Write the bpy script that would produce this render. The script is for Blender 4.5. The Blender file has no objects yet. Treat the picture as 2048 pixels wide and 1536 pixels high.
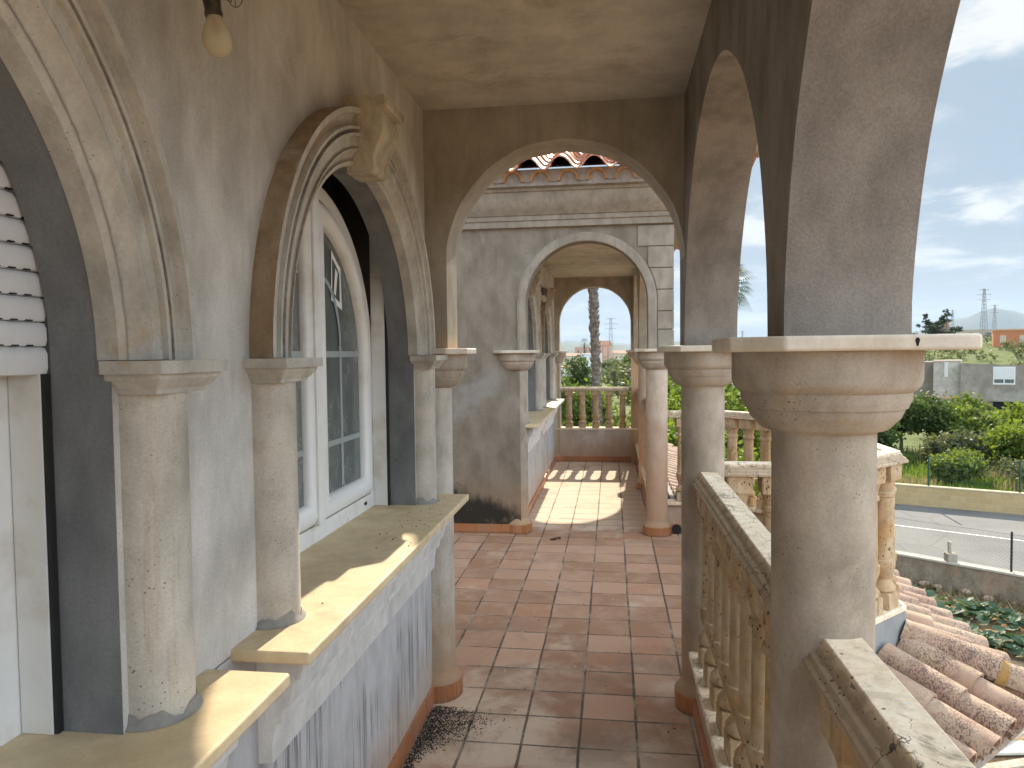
import bpy, bmesh, math, random
import numpy as np
from mathutils import Vector, Matrix
R = math.radians
PI = math.pi
random.seed(7)
rng = np.random.default_rng(11)
scene = bpy.context.scene
COL = scene.collection

# ------------------------------------------------------------------ camera
cam_d = bpy.data.cameras.new("camera")
cam = bpy.data.objects.new("camera", cam_d)
COL.objects.link(cam)
cam_d.sensor_width = 36
cam_d.lens = 25.71
cam_d.clip_start = 0.05
cam_d.clip_end = 30000
M = Matrix(((0.9908362, 0.00530894, 0.13496462, 0.0),
            (0.13461049, 0.04345015, -0.9899455, 0.0),
            (-0.01111979, 0.99904149, 0.04233734, 1.72),
            (0, 0, 0, 1)))
cam.matrix_world = M
scene.camera = cam

# ------------------------------------------------------------------ light
SUN_EL, SUN_AZ = 31.8, 3.3       # azimuth from +Y towards +X
world = bpy.data.worlds.new("World")
scene.world = world
world.use_nodes = True
sun_d = bpy.data.lights.new("sun", 'SUN')
sun_d.energy = 4.2
sun_d.angle = R(0.6)
sun_d.color = (1.0, 0.88, 0.69)
sun = bpy.data.objects.new("sun", sun_d)
COL.objects.link(sun)
sd = Vector((math.sin(R(SUN_AZ)) * math.cos(R(SUN_EL)), math.cos(R(SUN_AZ)) * math.cos(R(SUN_EL)), math.sin(R(SUN_EL))))
sun.rotation_euler = (-sd).to_track_quat('-Z', 'Y').to_euler()

scene.view_settings.view_transform = 'Standard'
scene.view_settings.look = 'None'
scene.view_settings.gamma = 1
scene.view_settings.exposure = 1.1
scene.cycles.max_bounces = 10
scene.cycles.diffuse_bounces = 7


class NT:
    """tiny helper round a node tree"""
    def __init__(s, tree):
        s.t = tree; s.n = tree.nodes; s.l = tree.links
    def new(s, typ, **kw):
        nd = s.n.new(typ)
        for k, v in kw.items(): setattr(nd, k, v)
        return nd
    def put(s, sock, v):
        if v is None: return
        if isinstance(v, bpy.types.NodeSocket): s.l.new(v, sock)
        else:
            if hasattr(sock.default_value, '__len__') and not hasattr(v, '__len__'):
                v = (v,) * len(sock.default_value)
            if hasattr(sock.default_value, '__len__') and len(sock.default_value) == 4 and len(v) == 3: v = (*v, 1)
            sock.default_value = v
    def m(s, op, a, b=None, c=None, clamp=False):
        nd = s.new('ShaderNodeMath', operation=op, use_clamp=clamp)
        for i, v in enumerate((a, b, c)): s.put(nd.inputs[i], v)
        return nd.outputs[0]
    def pos(s):
        return s.new('ShaderNodeNewGeometry').outputs['Position']
    def xyz(s, v):
        o = s.new('ShaderNodeSeparateXYZ'); s.put(o.inputs[0], v); return o.outputs
    def comb(s, x, y, z):
        o = s.new('ShaderNodeCombineXYZ')
        for i, v in enumerate((x, y, z)): s.put(o.inputs[i], v)
        return o.outputs[0]
    def scale(s, v, sc):
        o = s.new('ShaderNodeVectorMath', operation='MULTIPLY'); s.put(o.inputs[0], v); s.put(o.inputs[1], sc); return o.outputs[0]
    def add(s, v, w):
        o = s.new('ShaderNodeVectorMath', operation='ADD'); s.put(o.inputs[0], v); s.put(o.inputs[1], w); return o.outputs[0]
    def noise(s, v, sc, det=4, rough=.55, dist=0):
        o = s.new('ShaderNodeTexNoise'); s.put(o.inputs['Vector'], v)
        o.inputs['Scale'].default_value = sc; o.inputs['Detail'].default_value = det
        o.inputs['Roughness'].default_value = rough; o.inputs['Distortion'].default_value = dist
        return o.outputs[0]
    def vor(s, v, sc, feature='F1', rnd=1.0, out=0):
        o = s.new('ShaderNodeTexVoronoi', feature=feature); s.put(o.inputs['Vector'], v)
        o.inputs['Scale'].default_value = sc; o.inputs['Randomness'].default_value = rnd
        return o.outputs[out]
    def white(s, v):
        o = s.new('ShaderNodeTexWhiteNoise', noise_dimensions='3D'); s.put(o.inputs['Vector'], v); return o.outputs[0]
    def ss(s, v, a, b):
        o = s.new('ShaderNodeMapRange', interpolation_type='SMOOTHSTEP'); s.put(o.inputs[0], v)
        s.put(o.inputs[1], a); s.put(o.inputs[2], b); return o.outputs[0]
    def mr(s, v, a, b, c, d):
        o = s.new('ShaderNodeMapRange'); s.put(o.inputs[0], v)
        for i, q in enumerate((a, b, c, d)): s.put(o.inputs[i + 1], q)
        return o.outputs[0]
    def mix(s, f, a, b, bt='MIX'):
        o = s.new('ShaderNodeMix', data_type='RGBA', blend_type=bt)
        s.put(o.inputs[0], f); s.put(o.inputs[6], a); s.put(o.inputs[7], b); return o.outputs[2]
    def bump(s, h, strength=.3, dist=.01, nrm=None):
        o = s.new('ShaderNodeBump'); o.inputs['Strength'].default_value = strength
        o.inputs['Distance'].default_value = dist; s.put(o.inputs['Height'], h)
        if nrm is not None: s.put(o.inputs['Normal'], nrm)
        return o.outputs[0]


# ---- sky: physical sky with thin broken cloud
w = NT(world.node_tree)
bg = next(n for n in w.n if n.type == 'BACKGROUND')
sky = w.new('ShaderNodeTexSky', sky_type='NISHITA')
sky.sun_disc = False
sky.sun_elevation = R(SUN_EL)
sky.sun_rotation = R(SUN_AZ)
sky.air_density = 1.0; sky.dust_density = 2.2; sky.ozone_density = 1.2; sky.altitude = 50
tc = w.new('ShaderNodeTexCoord').outputs['Generated']
cx, cy, cz = w.xyz(tc)
zz = w.m('ADD', w.m('MAXIMUM', cz, 0.0), 0.16)
cv = w.comb(w.m('DIVIDE', cx, zz), w.m('DIVIDE', cy, zz), 0.0)
n1 = w.noise(w.add(cv, (3.1, 1.7, 0)), 1.5, 10, .60, .5)
n2 = w.noise(w.add(cv, (7.3, 0.4, 2)), .6, 4, .5)
dens = w.m('ADD', w.m('MULTIPLY', n1, .75), w.m('MULTIPLY', n2, .45))
cf = w.ss(dens, .545, .665)
n3 = w.noise(w.add(cv, (0.4, 5.2, 4)), 2.4, 8, .6, .3)
ccol = w.mix(w.ss(n3, .40, .60), (2.9, 3.4, 4.0), (5.3, 5.45, 5.5))
haze_f = w.m('SUBTRACT', 1.0, w.ss(cz, -.02, .17))
sk = w.mix(.85, w.scale(sky.outputs[0], (.20, .22, .24)), (2.55, 3.25, 4.0))
scol = w.mix(w.m('MULTIPLY', haze_f, .9), sk, (3.3, 3.75, 4.1))
scol = w.mix(w.m('MULTIPLY', cf, w.mr(haze_f, 0, 1, 1.0, .55)), scol, ccol)
# added gain on the unseen sky, right and behind, to light the interior
sky_fill = w.mr(w.ss(w.m('SUBTRACT', cx, w.m('MULTIPLY', cy, .9)), -.1, .8), 0, 1, 1.0, 4.4)
scol = w.mix(1.0, scol, w.comb(sky_fill, sky_fill, sky_fill), 'MULTIPLY')
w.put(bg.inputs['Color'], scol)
bg.inputs['Strength'].default_value = .085

# ------------------------------------------------------------------ mesh helpers
class MB:
    def __init__(s): s.v = []; s.f = []
    def vert(s, p): s.v.append(tuple(p)); return len(s.v) - 1
    def quad(s, a, b, c, d):
        i = len(s.v); s.v += [tuple(a), tuple(b), tuple(c), tuple(d)]; s.f.append((i, i + 1, i + 2, i + 3)); return s
    def box(s, x0, x1, y0, y1, z0, z1):
        i = len(s.v)
        s.v += [(x0, y0, z0), (x1, y0, z0), (x1, y1, z0), (x0, y1, z0), (x0, y0, z1), (x1, y0, z1), (x1, y1, z1), (x0, y1, z1)]
        s.f += [(i, i + 3, i + 2, i + 1), (i + 4, i + 5, i + 6, i + 7), (i, i + 1, i + 5, i + 4), (i + 1, i + 2, i + 6, i + 5), (i + 2, i + 3, i + 7, i + 6), (i + 3, i, i + 4, i + 7)]
        return s
    def grid(s, rows, closed_u=False, closed_v=False, flip=False):
        """rows: list of equal-length point lists"""
        i = len(s.v); nr = len(rows); nc = len(rows[0])
        for r in rows: s.v += [tuple(p) for p in r]
        for a in range(nr if closed_v else nr - 1):
            for b in range(nc if closed_u else nc - 1):
                a2 = (a + 1) % nr; b2 = (b + 1) % nc
                q = (i + a * nc + b, i + a * nc + b2, i + a2 * nc + b2, i + a2 * nc + b)
                s.f.append(q[::-1] if flip else q)
        return s
    def ngon(s, pts, flip=False):
        i = len(s.v); s.v += [tuple(p) for p in pts]
        idx = tuple(range(i, i + len(pts))); s.f.append(idx[::-1] if flip else idx); return s
    def lathe(s, cx, cy, prof, n=32, a0=0.0, a1=2 * PI, cap=True):
        full = abs(a1 - a0 - 2 * PI) < 1e-6
        m = n if full else n + 1
        rows = [[(cx + r * math.cos(a0 + (a1 - a0) * k / n), cy + r * math.sin(a0 + (a1 - a0) * k / n), z) for k in range(m)] for r, z in prof]
        s.grid(rows, closed_u=full)
        if cap and full:
            s.ngon(rows[-1]); s.ngon(rows[0], True)
        return s
    def prism(s, poly, z0, z1):
        """poly CCW list of (x,y)"""
        s.ngon([(x, y, z1) for x, y in poly]); s.ngon([(x, y, z0) for x, y in poly], True)
        n = len(poly)
        for k in range(n):
            a, b = poly[k], poly[(k + 1) % n]
            s.quad((a[0], a[1], z0), (b[0], b[1], z0), (b[0], b[1], z1), (a[0], a[1], z1))
        return s
    def extrude_profile(s, prof, p0, p1, cap=True, closed=True):
        """prof: list of 3D offset vectors (tuples) swept from p0 to p1"""
        r0 = [tuple(Vector(p0) + Vector(q)) for q in prof]; r1 = [tuple(Vector(p1) + Vector(q)) for q in prof]
        s.grid([r0, r1], closed_u=closed)
        if cap: s.ngon(r0, True); s.ngon(r1)
        return s
    def tube(s, pts, r, n=8, cap=True):
        pts = [Vector(p) for p in pts]; rows = []
        rr = r if hasattr(r, '__len__') else [r] * len(pts)
        up = Vector((0, 0, 1))
        for k, p in enumerate(pts):
            d = (pts[min(k + 1, len(pts) - 1)] - pts[max(k - 1, 0)]).normalized()
            a = d.cross(up if abs(d.z) < .9 else Vector((1, 0, 0))).normalized(); b = d.cross(a).normalized()
            rows.append([tuple(p + (a * math.cos(2 * PI * j / n) + b * math.sin(2 * PI * j / n)) * rr[k]) for j in range(n)])
        s.grid(rows, closed_u=True)
        if cap: s.ngon(rows[0], True); s.ngon(rows[-1])
        return s
    def build(s, name, mat, parent=None, smooth=None, bevel=None, weld=True, segs=2):
        off = Vector((0, 0, 0))
        if parent is not None:
            q = parent
            while q is not None: off = off + Vector(q.location); q = q.parent
        me = bpy.data.meshes.new(name)
        me.from_pydata([(x - off.x, y - off.y, z - off.z) for x, y, z in s.v], [], s.f)
        bm = bmesh.new(); bm.from_mesh(me)
        if weld: bmesh.ops.remove_doubles(bm, verts=bm.verts, dist=2e-5)
        bmesh.ops.recalc_face_normals(bm, faces=bm.faces)
        bm.to_mesh(me); bm.free()
        if smooth is not None:
            me.polygons.foreach_set('use_smooth', [True] * len(me.polygons))
            me.set_sharp_from_angle(angle=R(smooth))
        me.materials.append(mat)
        o = bpy.data.objects.new(name, me); COL.objects.link(o)
        if parent is not None: o.parent = parent
        if bevel:
            md = o.modifiers.new('bevel', 'BEVEL'); md.width = bevel; md.segments = segs
            md.limit_method = 'ANGLE'; md.angle_limit = R(40); md.harden_normals = False
        return o


def thing(name, label, cat, loc=(0, 0, 0), group=None):
    o = bpy.data.objects.new(name, None); COL.objects.link(o); o.location = loc
    o.empty_display_size = .2
    return tag(o, label, cat, group)
def tag(o, label, cat, group=None):
    o['label'] = label; o['category'] = cat; o['kind'] = 'thing'
    if group: o['group'] = group
    return o
def struct(o):
    o['kind'] = 'structure'; return o
def copy_tree(o, parent=None):
    c = o.copy(); COL.objects.link(c)
    if parent is not None: c.parent = parent
    for ch in list(o.children): copy_tree(ch, c)
    return c


def arch_wall(u0, u1, zb, zt, t0, t1, opens, axis, seg=40):
    """wall along axis ('x' or 'y') from u0..u1, thickness t0..t1 on the other axis.
    opens: list of (ua, ub, spring_z, sill_z or None). Semicircular heads."""
    S = []      # (u, bottom_left_limit, bottom_right_limit)
    mb = MB()
    pt = (lambda u, t, z: (u, t, z)) if axis == 'x' else (lambda u, t, z: (t, u, z))
    brk = [(u0, zb)]
    cur = zb
    pts = [(u0, zb)]
    for (ua, ub, sp, sill) in sorted(opens):
        c = (ua + ub) / 2; r = (ub - ua) / 2
        if ua > u0 + 1e-6: pts.append((ua, zb))
        elif len(pts) == 1: pts = []
        pts.append((ua, sp))
        for k in range(1, seg):
            a = PI - PI * k / seg
            rj = r + .0016 * math.sin(7.3 * a + c * 3) + .0011 * math.sin(17 * a + r)
            pts.append((c + rj * math.cos(a), sp + rj * math.sin(a)))
        pts.append((ub, sp))
        if ub < u1 - 1e-6: pts.append((ub, zb))
    if pts[-1][0] < u1 - 1e-6: pts.append((u1, zb))
    # faces: strips to the top
    for t, fl in ((t0, axis == 'y'), (t1, axis != 'y')):
        for a, b in zip(pts[:-1], pts[1:]):
            if abs(a[0] - b[0]) < 1e-7: continue
            mb.ngon([pt(a[0], t, a[1]), pt(b[0], t, b[1]), pt(b[0], t, zt), pt(a[0], t, zt)], fl)
    for a, b in zip(pts[:-1], pts[1:]):
        mb.quad(pt(a[0], t0, a[1]), pt(b[0], t0, b[1]), pt(b[0], t1, b[1]), pt(a[0], t1, a[1]))
    # walls below a sill inside openings
    for a, b in zip(pts[:-1], pts[1:]):
        if abs(a[0] - b[0]) < 1e-7: continue
        mb.quad(pt(a[0], t0, zt), pt(b[0], t0, zt), pt(b[0], t1, zt), pt(a[0], t1, zt))
    for u, z in ((u0, pts[0][1]), (u1, pts[-1][1])):
        if zt - z > 1e-4: mb.quad(pt(u, t0, z), pt(u, t1, z), pt(u, t1, zt), pt(u, t0, zt))
    return mb


# ------------------------------------------------------------------ materials
def base_mat(name):
    m = bpy.data.materials.new(name); m.use_nodes = True
    t = NT(m.node_tree)
    b = next(n for n in t.n if n.type == 'BSDF_PRINCIPLED')
    return m, t, b

def stone(name, c1, c2, rough=.85, s1=2.2, fine=60, fine_amt=.10, pits=0, pit_col=(.06, .045, .03), pit_scale=70,
          thin=None, band=False, crack_w=(.004, .028), drips=False, cracks=0, streak=None, streak_amt=.0, splash=None, splash_z=(.0, .5), patch=None, patch_amt=.5, patch_scale=3.0, patch_thr=(.55, .7),
          bump=.25, bump_d=.004, speck=None, mid=0.35, pit_stretch=1.0, spec=.3, trowel=0, lichen=None):
    m, t, b = base_mat(name)
    p = t.pos()
    x, y, z = t.xyz(p)
    nbig = t.noise(p, s1, 6, .6, .3)
    col = t.mix(t.ss(nbig, .33, .67), c1, c2)
    nm = t.noise(t.scale(p, (1, 1, .55)), s1 * 4.5, 5, .6)
    col = t.mix(mid, col, t.mix(t.ss(nm, .3, .7), tuple(q * .72 for q in c1), tuple(min(1, q * 1.25) for q in c2)))
    nf = t.noise(p, fine, 3, .7)
    v = t.mr(nf, .25, .75, 1 - fine_amt, 1 + fine_amt)
    if patch is not None:
        npn = t.noise(t.add(p, (5.3, 1.1, 2.7)), patch_scale, 6, .62, .5)
        col = t.mix(t.m('MULTIPLY', t.ss(npn, *patch_thr), patch_amt), col, patch)
    if streak is not None:
        ns = t.noise(t.scale(p, (9, 9, .55)), 2.6, 5, .6)
        col = t.mix(t.m('MULTIPLY', t.ss(ns, .55, .72), streak_amt), col, streak)
    if splash is not None:
        nz = t.noise(p, 3.0, 5, .6)
        zz = t.m('ADD', z, t.m('MULTIPLY', t.m('SUBTRACT', nz, .5), .7))
        col = t.mix(t.m('MULTIPLY', t.m('SUBTRACT', 1.0, t.ss(zz, *splash_z)), .75), col, splash)
    if lichen is not None:
        nl = t.noise(t.add(p, (1.3, 7.1, 3.3)), 9, 8, .7, .6)
        col = t.mix(t.m('MULTIPLY', t.ss(nl, .58, .64), .8), col, lichen)
    if speck is not None:
        d = t.vor(t.add(p, (2.2, .3, .9)), 9)
        rr = t.noise(p, 2.1, 2, .5)
        col = t.mix(t.m('MULTIPLY', t.m('LESS_THAN', d, t.mr(rr, .4, .7, .001, .055)), .8), col, speck)
    if thin is not None:
        tn = t.noise(t.scale(p, (48, 48, .9)), 1.0, 4, .65)
        ta = t.ss(t.noise(t.add(p, (6, 2, 5)), 2.2, 3, .6), .42, .60)
        col = t.mix(t.m('MULTIPLY', t.m('MULTIPLY', t.ss(tn, .52, .60), ta), .7), col, thin)
    if band:
        bz = t.m('ADD', z, t.m('MULTIPLY', t.m('SUBTRACT', t.noise(p, 25, 4), .5), .03))
        bm_ = t.m('MULTIPLY', t.ss(bz, 1.085, 1.10), t.m('SUBTRACT', 1.0, t.ss(bz, 1.138, 1.156)))
        col = t.mix(t.m('MULTIPLY', bm_, .72), col, (.25, .165, .095))
    if drips:
        dp = t.scale(p, (34, 34, 3.2))
        dd = t.vor(dp, 1.0)
        dm = t.m('MULTIPLY', t.m('LESS_THAN', dd, .07), t.m('GREATER_THAN', t.noise(t.add(p, (3, 4, 5)), 2.4, 2, .5), .60))
        col = t.mix(t.m('MULTIPLY', dm, .6), col, (.72, .68, .61))
    if cracks:
        wv = t.comb(t.noise(p, 14, 4, .7), t.noise(t.add(p, (7, 7, 7)), 14, 4, .7), 0.0)
        ed = t.vor(t.add(t.scale(p, (1.6, 1, 1)), t.scale(wv, (.10, .10, .0))), cracks, 'DISTANCE_TO_EDGE')
        cm = t.m('MULTIPLY', t.m('SUBTRACT', 1.0, t.ss(ed, *crack_w)), t.ss(t.noise(t.add(p, (2, 9, 4)), 9, 3, .6), .44, .56))
        col = t.mix(t.m('MULTIPLY', cm, .9), col, (.045, .035, .03))
        wl = t.vor(t.add(p, (1, 4, 2)), 9) if band else 1.0
        wm_ = t.m('MULTIPLY', t.m('SUBTRACT', 1.0, t.ss(t.m('ADD', wl, t.m('MULTIPLY', t.noise(p, 60, 3), .06)), .06, .10)), t.ss(t.noise(t.add(p, (2, 2, 4)), 2.4, 2), .53, .56))
        col = t.mix(t.m('MULTIPLY', wm_, .7), col, (.62, .66, .66))
    col = t.mix(1.0, col, t.comb(v, v, v), 'MULTIPLY')
    h = t.m('ADD', t.m('MULTIPLY', nf, .5), t.m('MULTIPLY', nm, 1.0))
    if trowel:
        h = t.m('ADD', h, t.m('MULTIPLY', t.noise(t.scale(p, (1, 1, 2.5)), 5, 3, .5, .8), trowel))
    if pits:
        pp = t.add(t.scale(p, (1, 1, pit_stretch)), t.scale(t.comb(t.noise(p, 30, 2), t.noise(t.add(p, (9, 9, 9)), 30, 2), 0.0), (.02, .02, .0)))
        d = t.vor(pp, pit_scale)
        size = t.mr(t.noise(t.add(p, (4, 4, 4)), 7, 3, .6), .38, .68, .004, pits)
        pm = t.m('SUBTRACT', 1.0, t.ss(d, t.m('MULTIPLY', size, .6), size))
        col = t.mix(t.m('MULTIPLY', pm, .85), col, pit_col)
        h = t.m('SUBTRACT', h, t.m('MULTIPLY', pm, 1.2))
    t.put(b.inputs['Base Color'], col)
    b.inputs['Roughness'].default_value = rough
    b.inputs['Specular IOR Level'].default_value = spec
    t.put(b.inputs['Normal'], t.bump(h, bump, bump_d))
    return m

MAT = {}
MAT['plaster'] = stone('grey_plaster', (.44, .41, .365), (.58, .56, .525), drips=True, s1=1.3, mid=.5, fine=150, fine_amt=.13, bump=.6, bump_d=.004,
                       patch=(.68, .67, .65), patch_amt=.55, patch_scale=1.8, patch_thr=(.56, .72), streak=(.29, .26, .22), streak_amt=.25,
                       speck=(.62, .58, .52), splash=(.44, .27, .16), splash_z=(.05, .75), trowel=.8)
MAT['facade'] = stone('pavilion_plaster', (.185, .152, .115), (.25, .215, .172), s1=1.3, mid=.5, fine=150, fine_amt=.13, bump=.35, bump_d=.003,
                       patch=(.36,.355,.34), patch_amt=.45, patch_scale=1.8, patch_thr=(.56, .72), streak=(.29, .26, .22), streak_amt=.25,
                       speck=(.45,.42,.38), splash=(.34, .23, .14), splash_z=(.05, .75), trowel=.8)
MAT['parapet'] = stone('weathered_pale_plaster', (.42, .41, .41), (.51, .50, .50), thin=(.09, .085, .08), s1=1.8, fine=160, fine_amt=.08, bump=.3, bump_d=.003,
                       streak=(.20, .195, .19), streak_amt=.5, patch=(.40, .38, .36), patch_amt=.4, splash=(.45, .33, .24), splash_z=(.02, .38), trowel=.6)
MAT['moulding'] = stone('pale_cast_moulding', (.58, .565, .535), (.68, .66, .63), s1=3, fine=130, fine_amt=.07, bump=.25, bump_d=.003, streak=(.34, .32, .29), streak_amt=.35)
MAT['reveal'] = stone('dark_damp_cement', (.15, .155, .158), (.215, .22, .222), s1=2.5, fine=150, fine_amt=.14, speck=(.40, .40, .38),
                      patch=(.23, .21, .18), patch_amt=.5, patch_scale=3.5, patch_thr=(.6, .72), bump=.3, bump_d=.003)
MAT['ceiling'] = stone('ceiling_plaster', (.42, .385, .32), (.53, .485, .41), s1=1.6, fine=120, fine_amt=.08, bump=.25, bump_d=.003, trowel=1.8,
                       patch=(.30, .25, .18), patch_amt=.55)
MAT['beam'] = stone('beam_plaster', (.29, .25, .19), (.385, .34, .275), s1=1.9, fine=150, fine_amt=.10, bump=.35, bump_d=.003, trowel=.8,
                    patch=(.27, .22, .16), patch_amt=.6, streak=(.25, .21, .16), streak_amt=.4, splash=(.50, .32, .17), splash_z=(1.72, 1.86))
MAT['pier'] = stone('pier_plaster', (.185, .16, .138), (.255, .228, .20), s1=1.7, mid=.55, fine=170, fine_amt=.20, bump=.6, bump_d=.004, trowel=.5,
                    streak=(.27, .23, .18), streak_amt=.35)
MAT['cast_grey'] = stone('grey_cast_stone', (.37, .33, .275), (.545, .50, .43), s1=2.6, fine=170, fine_amt=.14, pits=.22, pit_scale=85, pit_col=(.13, .105, .08), bump=.3, bump_d=.003,
                    patch=(.60, .53, .44), patch_amt=.5, streak=(.40, .28, .17), streak_amt=.6, splash=(.42, .26, .14), splash_z=(.05, .6), lichen=None)
MAT['cast'] = stone('cast_stone', (.265, .22, .17), (.415, .355, .285), s1=2.6, fine=170, fine_amt=.14, pits=.22, pit_scale=85, pit_col=(.13, .105, .08), bump=.3, bump_d=.003,
                    patch=(.50, .42, .33), patch_amt=.5, streak=(.40, .28, .17), streak_amt=.6, splash=(.42, .26, .14), splash_z=(.05, .6), lichen=None)
MAT['cast_red'] = stone('red_stained_cast_stone', (.42, .33, .25), (.54, .46, .37), s1=2.6, fine=170, fine_amt=.12, pits=.2, pit_scale=110, bump=.3, bump_d=.003, splash=(.45, .27, .165), splash_z=(.4, 1.7), streak=(.42, .27, .16), streak_amt=.5)
MAT['trim'] = stone('moulded_stone_trim', (.37, .345, .30), (.53, .50, .44), s1=3.5, fine=120, fine_amt=.10, bump=.3, bump_d=.003,
                    patch=(.40, .29, .16), patch_amt=.5, patch_scale=4.5, patch_thr=(.57, .72), streak=(.27, .25, .22), streak_amt=.4, pits=.15, pit_scale=90)
MAT['facade_trim'] = stone('weathered_facade_stone', (.25, .215, .17), (.335, .295, .24), s1=3, fine=120, fine_amt=.10, bump=.3, bump_d=.003, patch=(.36, .30, .22), patch_amt=.5, streak=(.17, .14, .11), streak_amt=.4)
MAT['key'] = stone('stained_keystone', (.34, .28, .20), (.50, .44, .34), s1=4, mid=.4, fine=120, fine_amt=.12, bump=.25, bump_d=.002, patch=(.29, .20, .105), patch_amt=.55, patch_scale=6, patch_thr=(.50, .68), streak=(.16, .12, .08), streak_amt=.5)
MAT['brown_trim'] = stone('rust_stained_trim', (.25, .175, .10), (.38, .295, .20), s1=4, fine=120, fine_amt=.12, bump=.3, bump_d=.003,
                          patch=(.46, .42, .34), patch_amt=.8, patch_scale=6)
MAT['slab'] = stone('cream_limestone_slab', (.56, .43, .25), (.64, .52, .33), rough=.6, s1=4, fine=90, fine_amt=.06, bump=.12, bump_d=.002,
                    patch=(.41, .325, .21), patch_amt=.55, patch_scale=5, mid=.2, speck=(.22, .17, .12), spec=.4)
MAT['abacus'] = stone('abacus_marble', (.56, .47, .37), (.70, .63, .53), rough=.6, s1=5, fine=90, fine_amt=.06, bump=.12, bump_d=.002,
                      patch=(.42, .28, .15), patch_amt=.55, patch_scale=6, patch_thr=(.56, .72), mid=.2)
MAT['travertine'] = stone('stained_travertine', (.37, .255, .14), (.53, .405, .265), s1=5, fine=140, fine_amt=.10, pits=.42, pit_scale=75, pit_stretch=.45,
                          pit_col=(.05, .035, .02), bump=.5, bump_d=.004, patch=(.46, .27, .10), patch_amt=.6, patch_scale=5.5, patch_thr=(.50, .70),
                          streak=(.20, .13, .07), streak_amt=.7)
MAT['rail'] = stone('rail_travertine', (.77, .60, .41), (.86, .725, .55), band=True, cracks=11, s1=7, fine=140, fine_amt=.08, pits=.34, pit_scale=48, pit_stretch=2.2,
                    pit_col=(.07, .05, .04), bump=.4, bump_d=.004, patch=(.40, .30, .19), patch_amt=.5, patch_scale=9, lichen=(.34, .27, .19))
MAT['outer_wall'] = stone('outer_render', (.23, .235, .235), (.31, .31, .30), s1=2, fine=120, fine_amt=.08, bump=.3, streak=(.26, .25, .23), streak_amt=.5)
MAT['genoise'] = stone('eave_mortar', (.26, .23, .20), (.36, .32, .28), s1=6, fine=100, fine_amt=.12, bump=.4)


def floor_mat():
    m, t, b = base_mat('terracotta_floor_tiles')
    p = t.pos(); x, y, z = t.xyz(p)
    wob = t.m('MULTIPLY', t.m('SUBTRACT', t.noise(p, 3, 2), .5), .010)
    P_ = .2535; Q_ = .2585
    u = t.m('DIVIDE', t.m('ADD', t.m('ADD', x, .150 + 20 * P_), wob), P_)
    v = t.m('DIVIDE', t.m('ADD', t.m('ADD', y, -3.119 + 40 * Q_), wob), Q_)
    fu = t.m('FRACT', u); fv = t.m('FRACT', v)
    du = t.m('MULTIPLY', t.m('MINIMUM', fu, t.m('SUBTRACT', 1.0, fu)), P_)
    dv = t.m('MULTIPLY', t.m('MINIMUM', fv, t.m('SUBTRACT', 1.0, fv)), Q_)
    edge = t.m('MULTIPLY', t.m('SUBTRACT', t.noise(p, 55, 5, .7), .5), .0085)
    gw_u = t.mr(t.noise(p, 1.3, 2), .3, .7, .0030, .0066)
    d = t.m('ADD', t.m('MINIMUM', t.m('SUBTRACT', du, t.m('SUBTRACT', gw_u, .004)), dv), edge)
    grout = t.m('SUBTRACT', 1.0, t.ss(d, .0038, .0068))
    cell = t.comb(t.m('FLOOR', u), t.m('FLOOR', v), 3.0)
    wn = t.white(cell); wn2 = t.white(t.add(cell, (11.5, 3.2, 8.8)))
    nb = t.noise(t.add(p, t.scale(t.comb(wn, wn2, 0.0), 5.0)), 6, 5, .6, .4)
    col = t.mix(t.ss(wn, 0, 1), (.33, .185, .115), (.48, .295, .20))
    col = t.mix(t.m('MULTIPLY', t.ss(wn2, .75, .95), .5), col, (.46, .24, .145))
    col = t.mix(t.m('MULTIPLY', t.ss(nb, .4, .75), .55), col, (.49, .35, .255))
    dust_and_light = t.ss(t.m('ADD', t.noise(p, 1.6, 6, .65, .4), t.m('ADD', t.mr(y, 2.0, 4.4, .40, -.05), t.mr(y, 6.7, 7.3, 0.0, .34))), .52, .76)  # dust, plus pale colour past the arch that brightens the sun patch
    col = t.mix(t.m('MULTIPLY', dust_and_light, .76), col, (.66, .535, .41))
    grime = t.ss(t.noise(t.add(p, (3, 8, 1)), 2.3, 7, .68, .5), .52, .72)
    col = t.mix(t.m('MULTIPLY', grime, .5), col, (.20, .15, .115))
    # trowel scuffs of cement left on some tiles
    sc = t.noise(t.scale(t.add(p, (2, 2, 2)), (38, 9, 1)), 2.4, 2, .5)
    scm = t.m('MULTIPLY', t.ss(sc, .66, .70), t.ss(t.noise(t.add(p, (1, 5, 3)), 3.3, 2, .5), .60, .66))
    col = t.mix(t.m('MULTIPLY', scm, .55), col, (.58, .50, .43))
    gc = t.mix(t.ss(t.noise(t.add(p, (6, 1, 1)), 3.2, 5, .65), .45, .66), (.09, .075, .06), (.38, .31, .24))
    col = t.mix(t.m('MULTIPLY', grout, .92), col, gc)
    nf = t.noise(p, 220, 3, .7)
    vv = t.mr(nf, .25, .75, .88, 1.12)
    col = t.mix(1.0, col, t.comb(vv, vv, vv), 'MULTIPLY')
    spk = t.m('LESS_THAN', t.vor(p, 11), t.mr(t.noise(p, 1.7, 2), .45, .75, 0, .05))
    col = t.mix(t.m('MULTIPLY', spk, .8), col, (.05, .04, .03))
    t.put(b.inputs['Base Color'], col)
    t.put(b.inputs['Roughness'], t.mr(nb, .3, .7, .75, .92))
    b.inputs['Specular IOR Level'].default_value = .16
    h = t.m('ADD', t.m('MULTIPLY', t.m('SUBTRACT', 1.0, grout), 1.0), t.m('MULTIPLY', nf, .10))
    h = t.m('ADD', h, t.m('MULTIPLY', wn, .12))
    t.put(b.inputs['Normal'], t.bump(h, .5, .004))
    return m
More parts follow.
